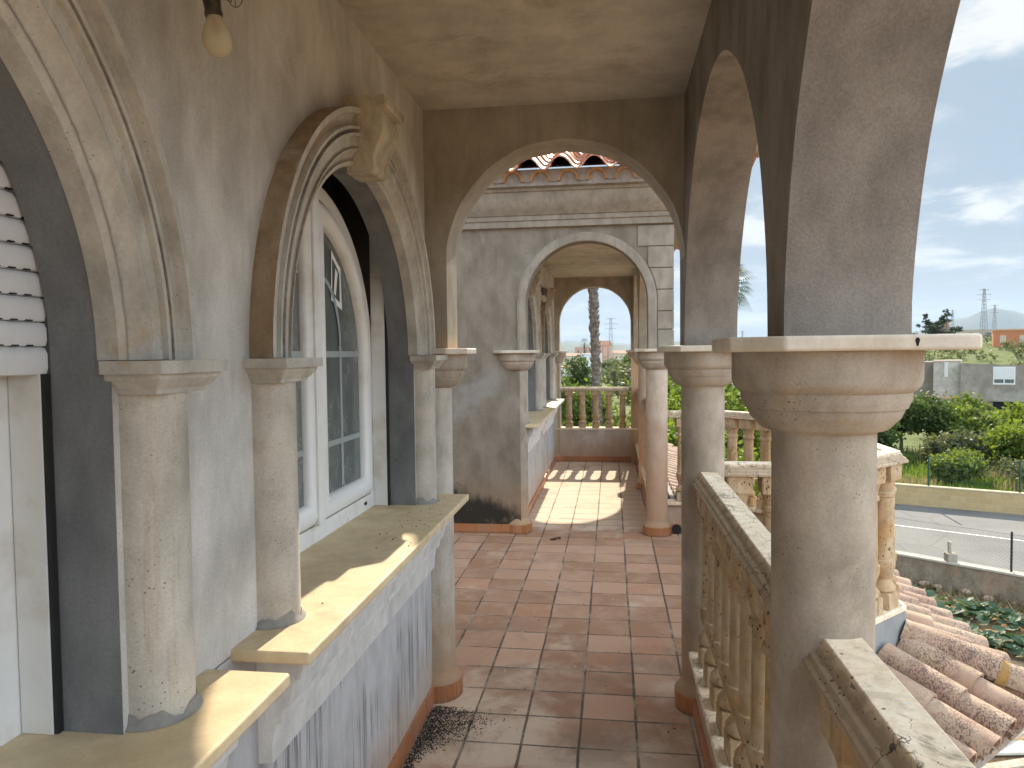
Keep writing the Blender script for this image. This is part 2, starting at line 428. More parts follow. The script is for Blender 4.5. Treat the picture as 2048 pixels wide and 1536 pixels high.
MAT['floor'] = floor_mat()

def skirting_mat():
    m, t, b = base_mat('glazed_terracotta_skirting')
    p = t.pos(); x, y, z = t.xyz(p)
    s = t.m('ADD', x, y)
    wn = t.white(t.comb(t.m('FLOOR', t.m('DIVIDE', t.m('ADD', s, 30.03), .25)), 1.0, 1.0))
    nb = t.noise(p, 9, 5, .6, .4)
    col = t.mix(wn, (.36, .13, .05), (.48, .20, .085))
    col = t.mix(t.m('MULTIPLY', t.ss(nb, .45, .7), .5), col, (.33, .23, .17))
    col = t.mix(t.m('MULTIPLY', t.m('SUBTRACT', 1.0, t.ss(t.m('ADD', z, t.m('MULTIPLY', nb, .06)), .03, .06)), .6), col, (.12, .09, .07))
    t.put(b.inputs['Base Color'], col)
    b.inputs['Roughness'].default_value = .45
    t.put(b.inputs['Normal'], t.bump(t.noise(p, 90, 3), .2, .003))
    return m
MAT['skirting'] = skirting_mat()

def rooftile_mat(name, c1, c2, dark, amt, streaky=True, rough=.75):
    m, t, b = base_mat(name)
    p = t.pos()
    nb = t.noise(p, 3.5, 5, .6, .3)
    col = t.mix(t.ss(nb, .3, .7), c1, c2)
    region = t.ss(t.noise(t.add(p, (3, 3, 1)), 4.0, 5, .65), .36, .60)
    sp = t.ss(t.noise(t.scale(p, (1, 1, .30)) if streaky else p, 120, 4, .7), .48, .56)
    col = t.mix(t.m('MULTIPLY', t.m('MULTIPLY', region, sp), amt), col, dark)
    col = t.mix(t.m('MULTIPLY', t.ss(t.noise(t.add(p, (9, 2, 2)), 7, 5, .6), .55, .72), .6), col, tuple(q * 1.6 for q in dark))
    wm = t.m('LESS_THAN', t.vor(p, 7), .06)
    col = t.mix(t.m('MULTIPLY', wm, .7), col, (.65, .63, .58))
    t.put(b.inputs['Base Color'], col)
    b.inputs['Roughness'].default_value = rough
    t.put(b.inputs['Normal'], t.bump(t.noise(p, 120, 4, .7), .35, .003))
    return m
MAT['rooftile'] = rooftile_mat('lichened_roof_tile', (.35, .205, .14), (.50, .36, .25), (.075, .05, .04), .85)
MAT['eavetile'] = rooftile_mat('eave_clay_tile', (.50, .18, .10), (.58, .27, .17), (.18, .11, .09), .35, rough=.45)
MAT['genoise_tile'] = stone('orange_eave_tile', (.42, .20, .08), (.50, .28, .13), s1=6, fine=90, fine_amt=.1, bump=.2)

def simple(name, col, rough=.5, metal=0, spec=.5, noise_amt=.0, nscale=20, bump=0, dirt=None, dirt_amt=.3):
    m, t, b = base_mat(name)
    p = t.pos()
    c = col
    if noise_amt or dirt:
        nn = t.noise(p, nscale, 5, .6)
        v = t.mr(nn, .25, .75, 1 - noise_amt, 1 + noise_amt)
        c = t.mix(1.0, (*col, 1), t.comb(v, v, v), 'MULTIPLY')
        if dirt: c = t.mix(t.m('MULTIPLY', t.ss(t.noise(t.add(p, (3, 1, 2)), nscale * .4, 6, .65), .48, .7), dirt_amt), c, dirt)
        if bump: t.put(b.inputs['Normal'], t.bump(nn, bump, .003))
    t.put(b.inputs['Base Color'], c)
    b.inputs['Roughness'].default_value = rough; b.inputs['Metallic'].default_value = metal
    b.inputs['Specular IOR Level'].default_value = spec
    return m
MAT['upvc'] = simple('white_window_frame', (.74, .73, .70), .35, noise_amt=.03, nscale=14, dirt=(.48, .40, .29), dirt_amt=.5)
MAT['shutter'] = simple('white_roller_shutter', (.72, .72, .72), .4, noise_amt=.03, dirt=(.5, .47, .42), dirt_amt=.25)
MAT['black'] = simple('black_rubber', (.012, .012, .012), .7)
MAT['fillet'] = simple('grey_mortar', (.25, .235, .21), .95, noise_amt=.18, nscale=50, bump=.5)
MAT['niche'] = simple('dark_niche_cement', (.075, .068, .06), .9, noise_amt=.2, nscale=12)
MAT['hole'] = simple('dark_slot', (.01, .009, .008), .9)
MAT['muntin'] = simple('glazing_bar', (.30, .335, .33), .5)
MAT['paper'] = simple('torn_paper_label', (.78, .78, .76), .7, noise_amt=.04, nscale=60)
def glass_mat():
    m, t, b = base_mat('dusty_dark_pane')
    p = t.pos()
    d = t.noise(t.scale(p, (1, 1, .6)), 5, 6, .65)
    col = t.mix(t.ss(d, .3, .75), (.085, .10, .097), (.17, .185, .178))
    t.put(b.inputs['Base Color'], col)
    t.put(b.inputs['Roughness'], t.mr(d, .3, .7, .12, .34))
    b.inputs['Specular IOR Level'].default_value = .5
    return m
MAT['glass'] = glass_mat()
def bulb_mat():
    m, t, b = base_mat('dusty_bulb_glass')
    b.inputs['Base Color'].default_value = (.80, .74, .56, 1)
    b.inputs['Roughness'].default_value = .22
    b.inputs['Transmission Weight'].default_value = .55
    b.inputs['IOR'].default_value = 1.15
    return m
MAT['bulb'] = bulb_mat()
MAT['socket'] = simple('corroded_lamp_socket', (.035, .028, .02), .4, noise_amt=.4, nscale=60, bump=.4, dirt=(.22, .17, .10), dirt_amt=.5)
MAT['wire'] = simple('lamp_wire', (.03, .028, .025), .5)
MAT['filament'] = simple('copper_stem', (.45, .20, .12), .4)

# ------------------------------------------------------------------ layout numbers
WX = -.886; CEIL = 2.88; RX0, RX1 = .335, .57; CX = .43
B0, B1 = 3.455, 3.685          # near transverse arch
F0, F1 = 6.85, 7.05            # pavilion front wall
E0, E1 = 11.47, 11.70          # end wall
CY0, CY1, CY2, CY3, CY4 = -.43, 1.57, 3.57, 6.95, 9.25

# floor and ceilings (the setting)
fl = MB()
fl.box(-3.4, .52, -3.2, 3.72, -.16, 0)
fl.box(-3.4, .52, 3.72, 7.0, -.16, 0)
fl.box(-1.0, .52, 7.0, 11.6, -.16, 0)
fl.prism([(.52, 3.85), (1.03, 3.85), (1.47, 4.30), (1.47, 6.52), (1.03, 6.96), (.52, 6.96)], -.16, 0)
struct(fl.build('terrace_floor', MAT['floor'], weld=False))
struct(MB().box(WX - .1, RX1 - .004, -3.2, B1 - .004, CEIL, CEIL + .2).build('ceiling', MAT['ceiling']))
struct(MB().box(WX - .1, RX1 - .004, F1 - .05, E1 - .004, CEIL + .002, CEIL + .2).build('ceiling', MAT['ceiling']))

# ------------------------------------------------------------------ left house walls with windows
def arch_profile():
    # (s outwards from the inner edge, h proud of the wall)
    return [(0, -.02), (0, .022), (.010, .028), (.016, .028), (.016, .022), (.026, .024), (.038, .032), (.047, .044), (.050, .052), (.054, .052), (.055, .046), (.092, .046),
            (.093, .058), (.103, .058), (.104, .040), (.114, .040), (.115, .056), (.125, .056), (.127, .050), (.133, .040), (.142, .035), (.151, .036),
            (.159, .043), (.164, .054), (.165, .063), (.182, .063), (.182, -.01)]
PROF = arch_profile()
SPR = 1.715; RIN = .6575; SILL = 1.034
def arch_trim_mat():
    """trim stone with dirt and rust caught in the hollows of the archivolt"""
    m = MAT['trim'].copy(); m.name = 'moulded_trim_with_rusty_hollows'
    t = NT(m.node_tree); b = next(n for n in t.n if n.type == 'BSDF_PRINCIPLED')
    src = b.inputs['Base Color'].links[0].from_socket
    p = t.pos(); x, y, z = t.xyz(p)
    c = t.m('ADD', .532, t.m('MULTIPLY', t.m('GREATER_THAN', y, 1.54), 2.0105))
    c = t.m('ADD', c, t.m('MULTIPLY', t.m('GREATER_THAN', y, 5.0), 5.3175))
    c = t.m('ADD', c, t.m('MULTIPLY', t.m('GREATER_THAN', y, 8.86), 2.0))
    dy = t.m('SUBTRACT', y, c); dz = t.m('SUBTRACT', z, SPR)
    r = t.m('SUBTRACT', t.m('SQRT', t.m('ADD', t.m('MULTIPLY', dy, dy), t.m('MULTIPLY', dz, dz))), RIN)
    wob = t.m('MULTIPLY', t.m('SUBTRACT', t.noise(p, 30, 3), .5), .008)
    r = t.m('ADD', r, wob)
    amt = t.ss(t.noise(t.add(p, (4, 4, 1)), 4, 4, .6), .30, .55)
    def ring(a, w_): return t.m('SUBTRACT', 1.0, t.ss(t.m('ABSOLUTE', t.m('SUBTRACT', r, a)), w_ * .4, w_))
    col = t.mix(t.m('MULTIPLY', t.m('MULTIPLY', ring(.140, .014), amt), .75), src, (.36, .23, .10))
    col = t.mix(t.m('MULTIPLY', ring(.109, .007), .85), col, (.17, .14, .11))
    col = t.mix(t.m('MULTIPLY', ring(.058, .006), .8), col, (.22, .17, .12))
    col = t.mix(t.m('MULTIPLY', ring(.020, .008), .7), col, (.24, .20, .16))
    t.put(b.inputs['Base Color'], col); return m
MAT['arch_trim'] = arch_trim_mat()
def window_side(root, c, shutter=False, sticker=False):
    """arched window with moulded surround, half columns, stone sill; centred at y=c on the wall x=WX"""
    n = 56
    # moulded surround, with jamb-side rust coloured outer edge as its own material part
    mb = MB()
    rows = []
    for k in range(n + 1):
        a = PI * k / n
        rows.append([(WX + h, c - (RIN + s) * math.cos(a), SPR + (RIN + s) * math.sin(a)) for s, h in PROF[:-1]])
    mb.grid(rows)
    arch = mb.build('arch_surround', MAT['arch_trim'], root, smooth=24)
    mb = MB()
    Ro = RIN + .182
    rows = [[(WX + h, c - Ro * math.cos(PI * k / n), SPR + Ro * math.sin(PI * k / n)) for h in (.063, -.01)] for k in range(n + 1)]
    mb.grid(rows); mb.build('outer_edge', MAT['brown_trim'], arch, smooth=40)
    # keystone with scrolled front
    ck = c - .06
    ctl = [(2.545, -.764), (2.525, -.756), (2.50, -.750), (2.475, -.751), (2.45, -.760), (2.425, -.774), (2.40, -.786), (2.38, -.791), (2.36, -.788), (2.345, -.790), (2.335, -.800)]
    zs_ = np.linspace(2.545, 2.335, 22); xs_ = np.interp(-zs_, [-q[0] for q in ctl], [q[1] for q in ctl])
    sil = [(-.886, 2.578), (-.738, 2.578), (-.735, 2.574), (-.735, 2.550), (-.740, 2.546)] + [(float(x), float(z)) for x, z in zip(xs_, zs_)] + [(-.886, 2.335)]
    def hw(z):
        e = .070 + .024 * (z - 2.34) / .2
        return e + (.016 if z > 2.5455 else 0)
    kb = MB()
    rows = [[(x, ck + sg * hw(z), z) for x, z in sil] for sg in (-1, 1)]
    kb.grid(rows); kb.ngon(rows[0], True); kb.ngon(rows[1])
    kb.build('keystone', MAT['key'], arch, smooth=28, bevel=.003)
    # reveal of the opening: jambs and arch soffit
    mb = MB()
    xr = WX - .115
    path = [(c - RIN - .004, SILL - .01)] + [(c - (RIN + .004) * math.cos(PI * k / n), SPR + (RIN + .004) * math.sin(PI * k / n)) for k in range(n + 1)] + [(c + RIN + .004, SILL - .01)]
    mb.grid([[(WX + .003, y, z), (WX - .06, y, z), (xr, y, z)] for y, z in path])
    mb.build('reveal', MAT['reveal'], root, smooth=30)
    # half columns on the sill with moulded imposts
    for sg in (-1, 1):
        yc = c + sg * (RIN + .10)
        cb = MB().lathe(WX, yc, [(.075, SILL - .004), (.075, 1.663)], 28, -PI / 2, PI / 2, cap=False)
        col = cb.build('half_column', MAT['cast_grey'], root, smooth=60)
        ib = MB()
        for (d0, d1, z0, z1) in ((.080, .082, 1.653, 1.662), (.084, .098, 1.662, 1.680), (.099, .101, 1.680, 1.690), (.112, .112, 1.690, 1.7135)):
            # sloped band
            a = [(WX - .01, yc - d0, z0), (WX + d0, yc - d0, z0), (WX + d0, yc + d0, z0), (WX - .01, yc + d0, z0)]
            b_ = [(WX - .01, yc - d1, z1), (WX + d1, yc - d1, z1), (WX + d1, yc + d1, z1), (WX - .01, yc + d1, z1)]
            ib.grid([a, b_], closed_u=True); ib.ngon(b_); ib.ngon(a, True)
        ib.build('impost', MAT['trim'], col, bevel=.003, weld=False)
        # cement fillet at the foot of the half column
        fb = MB()
        rows = []
        for k in range(25):
            a = -PI / 2 + PI * k / 24
            zt = .020 + .007 * (math.sin(k * .9 + c * 5) + math.sin(k * .37 + sg) + .4 * math.sin(k * 2.3))
            rows.append([(WX + .0765 * math.cos(a), yc + .0765 * math.sin(a), SILL + zt), (WX + .080 * math.cos(a), yc + .080 * math.sin(a), SILL + zt * .4), (WX + .088 * math.cos(a), yc + .088 * math.sin(a), SILL + .001)])
        fb.grid(rows); fb.build('cement_fillet', MAT['fillet'], col, smooth=50)
    # sill slab and moulding beneath it
    s0, s1 = c - .965, c + .945
    sb = MB().box(WX - .28, -.693, s0, s1, 1.004, SILL)
    sl = sb.build('window_sill', MAT['slab'], root, bevel=.006, segs=3)
    m0, m1 = c - .845, c + .855
    prof = [(-.90, 1.004), (-.752, 1.004), (-.758, .955), (-.766, .930), (-.768, .915), (-.785, .912), (-.792, .880), (-.800, .846), (-.818, .834), (-.822, .800), (-.836, .797), (-.846, .745), (-.848, .694), (-.90, .690)]
    pb = MB().extrude_profile([(x, 0, z) for x, z in prof], (0, m0, 0), (0, m1, 0))
    pb.build('sill_moulding', MAT['moulding'], sl, smooth=20, bevel=.003)
    # the window itself
    XF = -1.075
    zc = SPR - .01
    fb = MB()
    def ring(r0, r1, x0, x1, zbot, mb, ang0=0.0, ang1=PI):
        """arched frame band between radii, square section, legs down to zbot"""
        nn = 40
        secs = []
        for k in range(nn + 1):
            a = ang0 + (ang1 - ang0) * k / nn
            secs.append((-math.cos(a), math.sin(a)))
        def rowat(f):
            return f
        pin = [(c - r0, zbot)] + [(c + r0 * u, zc + r0 * v_) for u, v_ in secs] + [(c + r0, zbot)]
        pou = [(c - r1, zbot)] + [(c + r1 * u, zc + r1 * v_) for u, v_ in secs] + [(c + r1, zbot)]
        rows = [[(x0, i[0], i[1]), (x1, i[0], i[1]), (x1, o[0], o[1]), (x0, o[0], o[1])] for i, o in zip(pin, pou)]
        mb.grid(rows, closed_u=True)
    ring(.600, .654, XF - .05, XF, SILL, fb)
    fb.box(XF - .05, XF - .001, c - .60, c + .60, SILL, SILL + .062)
    win = fb.build('window', MAT['upvc'], root, smooth=30, bevel=.003)
    # side channels in front of the frame (shutter guides)
    ztop = 1.692 if shutter else 2.42
    for sg in (-1, 1):
        MB().box(XF + .002, -1.0115, c + sg * .652 - .007, c + sg * .652 + .007, SILL + .001, ztop).build('guide_rail', MAT['upvc'], win)
        MB().box(-1.0113, -1.0025, c + sg * .655 - .006, c + sg * .655 + .006, SILL + .001, ztop).build('rubber_gap', MAT['black'], win)
    # two arched leaves
    for sg in (-1, 1):
        lb = MB()
        ri, ro = .508, .592
        nn = 26
        y_in = .075 if sg > 0 else .085
        def prof_pts(dirs):
            pass
        # outline inner/outer path from the bottom at the jamb, round the arch, down the meeting stile
        def path(r, off):
            pts = [(r, SILL + .068 + off)]
            amax = math.acos(max(-1, min(1, (y_in - (r < .55) * -.0) / r))) if False else None
            lim = .008 if off == 0 else .008 + .078
            amax = math.acos(lim / r)
            for k in range(nn + 1):
                a = amax * k / nn
                pts.append((r * math.cos(a), zc + r * math.sin(a)))
            pts.append((lim, SILL + .068 + off))
            return pts
        po, pi_ = path(ro, 0), path(ri, .082)
        sect = [(0, 0.0), (.016, .15), (.024, .35), (.026, .55), (.020, .80), (.004, .97), (-.012, 1.0)]
        rows = []
        for o, i in zip(po, pi_):
            row = [(XF - .03, c + sg * o[0], o[1])]
            row += [(XF + dx, c + sg * (o[0] + (i[0] - o[0]) * f), o[1] + (i[1] - o[1]) * f) for dx, f in sect]
            row += [(XF - .03, c + sg * i[0], i[1])]
            rows.append(row)
        rows.append(rows[0])
        lb.grid(rows, flip=sg < 0)
        leaf = lb.build('sash', MAT['upvc'], win, smooth=45)
        gbm = MB()
        pts = [(XF - .012, c + sg * q[0], q[1]) for q in path(ri + .003, .080)]
        gbm.ngon(pts); gbm.build('pane', MAT['glass'], win)
        mm = MB()
        ym = .29
        mm.box(XF - .0115, XF - .008, c + sg * .082 if sg > 0 else c - .505, c + .505 if sg > 0 else c - .082, zc + .006, zc + .030)
        mm.box(XF - .0115, XF - .0078, c + sg * .082 if sg > 0 else c - .505, c + .505 if sg > 0 else c - .082, SILL + .33, SILL + .352)
        mm.box(XF - .0115, XF - .0076, c + sg * ym - .011, c + sg * ym + .011, SILL + .16, zc + .05)
        rows = [[(x, c + sg * ((.10 + .19 * (1 - (1 - k / 14) ** 2) ** .5 if False else ym - .19 * (1 - math.cos(PI / 2 * k / 14)) + d)), zc + .05 + .26 * math.sin(PI / 2 * k / 14) + d * .6) for x, d in ((XF - .0079, -.010), (XF - .0079, .010))] for k in range(15)]
        mm.grid(rows)
        mm.build('glazing_bar', MAT['muntin'], win)
    ab = MB().box(XF - .01, XF + .034, c - .055, c + .003, SILL + .07, zc + .60)
    ab.build('meeting_stile', MAT['upvc'], win, bevel=.006)
    hb = MB().box(XF - .001, XF + .0025, c + .52, c + .545, SILL + .026, SILL + .038); hb.build('drain_slot', MAT['hole'], win)
    if sticker:
        pb = MB(); x = XF - .009
        def P2(y, z): return (x, c + y, z)
        y0, z0 = .205, 1.935
        pts_o = [(0, .00), (.115, -.035), (.105, .135), (.075, .150), (.012, .195)]
        pts_i = [(.012, .022), (.092, -.005), (.092, .110), (.070, .130), (.018, .165)]
        for k in range(5):
            a, b2 = pts_o[k], pts_o[(k + 1) % 5]; d, e = pts_i[k], pts_i[(k + 1) % 5]
            pb.quad(P2(y0 + a[0], z0 + a[1]), P2(y0 + b2[0], z0 + b2[1]), P2(y0 + e[0], z0 + e[1]), P2(y0 + d[0], z0 + d[1]))
        pb.quad(P2(y0 + .030, z0 + .03), P2(y0 + .05, z0 + .02), P2(y0 + .075, z0 + .11), P2(y0 + .05, z0 + .13))
        pb.build('torn_label', MAT['paper'], win)
    if shutter:
        sh = MB(); z = 1.69; first = True; k = 0
        holes = MB()
        while z < zc + .72:
            ztop = z + (.050 if first else .0435)
            hwid = .6612
            rows = [[(-1.012 + dx, c - hwid, z + f * (ztop - z)), (-1.012 + dx, c + hwid, z + f * (ztop - z))] for dx, f in ((-.006, 0.0), (.003, .04), (.006, .25), (.006, .75), (.002, .95), (-.006, 1.0))]
            sh.grid(rows)
            if not first:
                yy = c - hwid + .03
                while yy < c + hwid - .03:
                    holes.box(-1.017, -1.0065, yy, yy + .014, z + .0008, z + .0032); yy += .032
            z = ztop + .0006; first = False; k += 1
        so = sh.build('roller_shutter', MAT['shutter'], win, smooth=60, weld=False)
        hs = holes.build('slots', MAT['hole'], so, weld=False)
        hs['kind'] = 'stuff'

def left_wall(root, y0, y1, centres):
    """wall face at x=WX with arched openings above the sills and solid parapet below"""
    opens = [(c - RIN - .009, c + RIN + .009, SPR, None) for c in centres]
    up = arch_wall(y0, y1, 1.02, CEIL + .1, WX - .114, WX, opens, 'y', 48)
    low = MB().box(WX - .30, WX, y0, y1, -.05, 1.015)
    up.build('upper_wall', MAT['plaster'], root, bevel=.004)
    low.build('parapet', MAT['parapet'], root)
    # dark room behind the windows
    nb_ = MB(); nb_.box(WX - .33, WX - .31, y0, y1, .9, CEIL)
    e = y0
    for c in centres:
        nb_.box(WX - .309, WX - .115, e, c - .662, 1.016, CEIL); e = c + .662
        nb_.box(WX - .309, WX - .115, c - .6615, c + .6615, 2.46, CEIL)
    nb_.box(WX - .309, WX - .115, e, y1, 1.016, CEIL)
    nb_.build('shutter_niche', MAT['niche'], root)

hw1 = thing('house_wall', 'long grey plaster wall with two arched windows and cream sills beside the camera', 'house wall', (WX, 0, 0))
C1, C0 = 2.5425, .532
left_wall(hw1, -3.2, B1, [C0, C1])
window_side(hw1, C0, shutter=True)
window_side(hw1, C1, sticker=True)
hw2 = thing('house_wall', 'inner wall of the far pavilion, two small looking arched windows seen edge-on', 'house wall', (WX, F1, 0))
C2, C3 = 7.86, 9.86
left_wall(hw2, F1, E0, [C2, C3])
window_side(hw2, C2)
window_side(hw2, C3)

def skirt_run(root, pts, h=.088, t=.014, name='skirting', mat=None):
    """row of skirting tiles along a polyline, to the left of the direction of travel is the wall"""
    mb = MB()
    for a, b in zip(pts[:-1], pts[1:]):
        a = Vector((*a, 0)); b = Vector((*b, 0)); L = (b - a).length; d = (b - a) / L
        nrm = Vector((d.y, -d.x, 0)); k = 0.0
        while k < L - 1e-4:
            e = min(L, k + .25)
            dz = random.uniform(-.003, .003); dt = random.uniform(-.0015, .0015)
            p, q = a + d * (k + .0015), a + d * (e - .0015)
            c = [p, q, q + nrm * (t + dt), p + nrm * (t + dt)]
            mb.prism([(v.x, v.y) for v in c][::-1], .001, h + dz)
            k = e
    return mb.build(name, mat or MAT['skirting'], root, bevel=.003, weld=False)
skirt_run(hw1, [(WX, -3.2), (WX, 3.46)])
skirt_run(hw2, [(WX, F1), (WX, E0)])

# patio side wall on the left of the open bay
pw = thing('patio_wall', 'plain plaster wall closing the open bay between the two arches on the left', 'wall', (-3.3, 5, 0))
MB().box(-3.5, -3.3, B1, F0, -.1, 3.4).build('wall', MAT['plaster'], pw)
MB().box(-3.3, WX - .302, B0 + .02, B1, -.1, CEIL).build('return_wall', MAT['plaster'], pw)

# ------------------------------------------------------------------ transverse arches
near_arch = thing('arched_wall', 'brown-grey plaster arch spanning the terrace in front of the open bay', 'arch', (-.22, B0, 0))
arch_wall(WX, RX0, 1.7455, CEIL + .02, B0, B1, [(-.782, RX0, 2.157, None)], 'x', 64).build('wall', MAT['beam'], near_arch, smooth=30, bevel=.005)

endw = thing('arched_wall', 'last arch at the far end of the terrace framing the palm trunk', 'arch', (-.25, E0, 0))
arch_wall(WX - .1, RX1, .0, CEIL + .02, E0, E1, [(-.81, .300, 2.185, None)], 'x', 56).build('wall', MAT['beam'], endw, smooth=30, bevel=.005)

# pavilion front
pf = thing('pavilion_facade', 'facade of the far pavilion with arch, quoins, cornice and clay tile eave', 'facade', (-.23, F0, 0))
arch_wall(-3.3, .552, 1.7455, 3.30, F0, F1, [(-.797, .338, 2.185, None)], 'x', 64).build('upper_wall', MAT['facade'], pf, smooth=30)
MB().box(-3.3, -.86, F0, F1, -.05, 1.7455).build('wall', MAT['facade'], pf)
tr = MB()
prof = [(-.003, -.012), (.078, -.012), (.078, .012)]
rows = []
pth = [(-.797 - s, 1.7455, 1) for s in (0,)]
def trim_row(u, v, z0, s_list):
    return [( -.2295 + (.5675 + s) * u, F0 + h, z0 + (.5675 + s) * v) for s, h in s_list]
SL = [(-.002, .02), (-.002, -.020), (.016, -.024), (.060, -.024), (.064, -.018), (.078, -.018), (.080, .004)]
rows.append(trim_row(-1, 0, 1.7455, SL))
for k in range(57):
    a = PI - PI * k / 56
    rows.append(trim_row(math.cos(a), math.sin(a), 2.185, SL))
rows.append(trim_row(1, 0, 1.7455, SL))
tr.grid(rows); tr.build('arch_trim', MAT['facade_trim'], pf, smooth=30)
# quoins on the right-hand corner, their inner ends cut to the arch trim
for zi, (z0, z1) in enumerate([(2.685, 2.872), (2.488, 2.678), (2.290, 2.481), (2.093, 2.283), (1.925, 2.086), (1.7475, 1.918)]):
    qb = MB(); zs = np.linspace(z0, z1, 9)
    pl = []
    for z in zs:
        ro = .5675 + .083
        inner = -.2295 + (ro if z < 2.185 else math.sqrt(max(0, ro * ro - (z - 2.185) ** 2)))
        if zi == 0: inner = .243
        elif zi == 1: inner = max(inner, .335)
        pl.append((inner, z))
    for yy, fl_ in ((F0 - .016, False),):
        fr = [(x, F0 - .016, z) for x, z in pl] + [(.568, F0 - .016, z1), (.568, F0 - .016, z0)]
        bk = [(x, F0 + .001, z) for x, z in pl] + [(.568, F0 + .19, z1), (.568, F0 + .19, z0)]
        qb.grid([fr, bk], closed_u=True); qb.ngon(fr)
    qb.build('quoin', MAT['facade_trim'], pf, bevel=.005)
# cornice
prof = [(.004, 2.880), (-.050, 2.885), (-.050, 2.940), (-.066, 2.945), (-.068, 2.985), (-.084, 2.990), (-.100, 3.01), (-.128, 3.035), (-.160, 3.07), (-.185, 3.11), (-.196, 3.15), (-.200, 3.175), (-.225, 3.178), (-.230, 3.205), (.004, 3.21)]
cb = MB()
def cornice_row(xs):
    return [(xs - min(0, dy) * 0, F0 + dy, z) for dy, z in prof]
r0 = [(-3.3, F0 + dy, z) for dy, z in prof]
r1 = [(.552 - dy, F0 + dy, z) for dy, z in prof]
r2 = [(.552 - dy, E1 + .1, z) for dy, z in prof]
cb.grid([r0, r1, r2]); cb.build('cornice', MAT['facade_trim'], pf, smooth=32)
# half round tile course bedded in mortar under the eave
gy = F0 - .33
mb = MB(); mt = MB()
x = -2.6; PT = .248
while x < .90:
    n = 14; ro, ri = .092, .074
    for rad, bm_ in ((ro, mt),):
        o0 = [(x + ro * math.cos(PI * k / n), gy, 3.238 + ro * 1.12 * math.sin(PI * k / n)) for k in range(n + 1)]
        o1 = [(q[0], F0 - .2, q[2]) for q in o0]
        i0 = [(x + ri * math.cos(PI * k / n), gy, 3.238 + ri * 1.10 * math.sin(PI * k / n)) for k in range(n + 1)]
        i1 = [(q[0], F0 - .2, q[2]) for q in i0]
        bm_.grid([o1, o0, i0, i1])
    x += PT
mb.box(-3.0, .94, gy + .035, F0 - .15, 3.207, 3.345)
mb.box(.62, .94, F0 - .15, E1 + .3, 3.207, 3.345)
x = -2.6
while x < .78:
    pts = [(x + .092 * math.cos(PI * k / 10), 3.238 + .103 * math.sin(PI * k / 10)) for k in range(11)]
    nxt = [(x + PT + .092 * math.cos(PI * k / 10), 3.238 + .103 * math.sin(PI * k / 10)) for k in range(10, -1, -1)]
    poly = [p for p in pts[:6]][::-1] + [(x + PT, 3.318)][:0]
    pl = [pts[k] for k in range(5, -1, -1)] + [nxt[k] for k in range(0, 6)] + [(x + PT, 3.345), (x, 3.345)]
    mb.ngon([(a, gy + .012, b_) for a, b_ in pl])
    x += PT
mb.build('eave_bedding', MAT['genoise'], pf, weld=False)
mt.build('eave_course', MAT['genoise_tile'], pf, smooth=60)
# roof of S-profile tiles rising away from the eave
def s_tile_roof(root, name, org, across, down, nrow, ncourse, pitch=.285, clen=.34, slope=20, mat=None, amp=.075, hipx=None):
    A = Vector(across); D = Vector(down)
    U = -D * math.cos(R(slope)) + Vector((0, 0, math.sin(R(slope))))       # up the slope
    N = A.cross(U); N = N if N.z > 0 else -N
    mb = MB(); o = Vector(org); ns = 18
    def prof(f):
        # f in 0..1 across one tile: wide crest then narrow pan
        if f < .66: return amp * (math.sin(PI * f / .66)) ** .8
        return -.030 * math.sin(PI * (f - .66) / .34)
    for r in range(nrow):
        for c in range(ncourse):
            if hipx and not hipx(r, c): continue
            jx = random.uniform(-.004, .004); jz = random.uniform(-.003, .003); jl = random.uniform(-.006, .006)
            base = o + A * (r * pitch + jx) + U * (c * clen * .86 + jl) + N * (.012 + jz)
            lo = []; hi = []; lo2 = []; hi2 = []
            for k in range(ns + 1):
                f = k / ns * 1.06
                q = prof(min(f, 1.0)) if f <= 1 else prof(0) + (f - 1) * .2
                q0 = base + A * (f * pitch) + N * (q + .014); q1 = base + A * (f * pitch) + N * (q - .010) + U * clen
                lo.append(q0); hi.append(q1); lo2.append(q0 - N * .016); hi2.append(q1 - N * .016)
            mb.grid([lo2, lo, hi, hi2])
            mb.grid([lo2, hi2])
    return mb.build(name, mat or MAT['eavetile'], root, smooth=50, weld=False)
s_tile_roof(pf, 'roof_tiles', (-2.8, F0 - .52, 3.305), (1, 0, 0), (0, -1, 0), 14, 9)
MB().quad((-3.0, F0 - .36, 3.347), (1.16, F0 - .36, 3.347), (1.16, F0 + 2.3, 4.30), (-3.0, F0 + 2.3, 4.30)).build('roof_deck', MAT['genoise'], pf)
# right-hand slope: eave runs away from the camera
s_tile_roof(pf, 'roof_tiles', (1.235, F0 - .36, 3.33), (0, 1, 0), (1, 0, 0), 20, 4)
MB().quad((.64, F0 - .40, 3.384), (1.20, F0 - .40, 3.384), (1.20, E1 + .6, 3.384), (.64, E1 + .6, 3.384)).build('eave_soffit', MAT['genoise_tile'], pf)
MB().tube([(1.25, F0 - .57, 3.39), (1.02, F0 - .36, 3.47), (.3, F0 + .36, 3.73), (-.4, F0 + 1.0, 4.0)], .085, 14).build('hip_tiles', MAT['rooftile'], pf, smooth=60)
skirt_run(pf, [(-3.3, F0), (-.93, F0), (-.80, F0 - .02)])
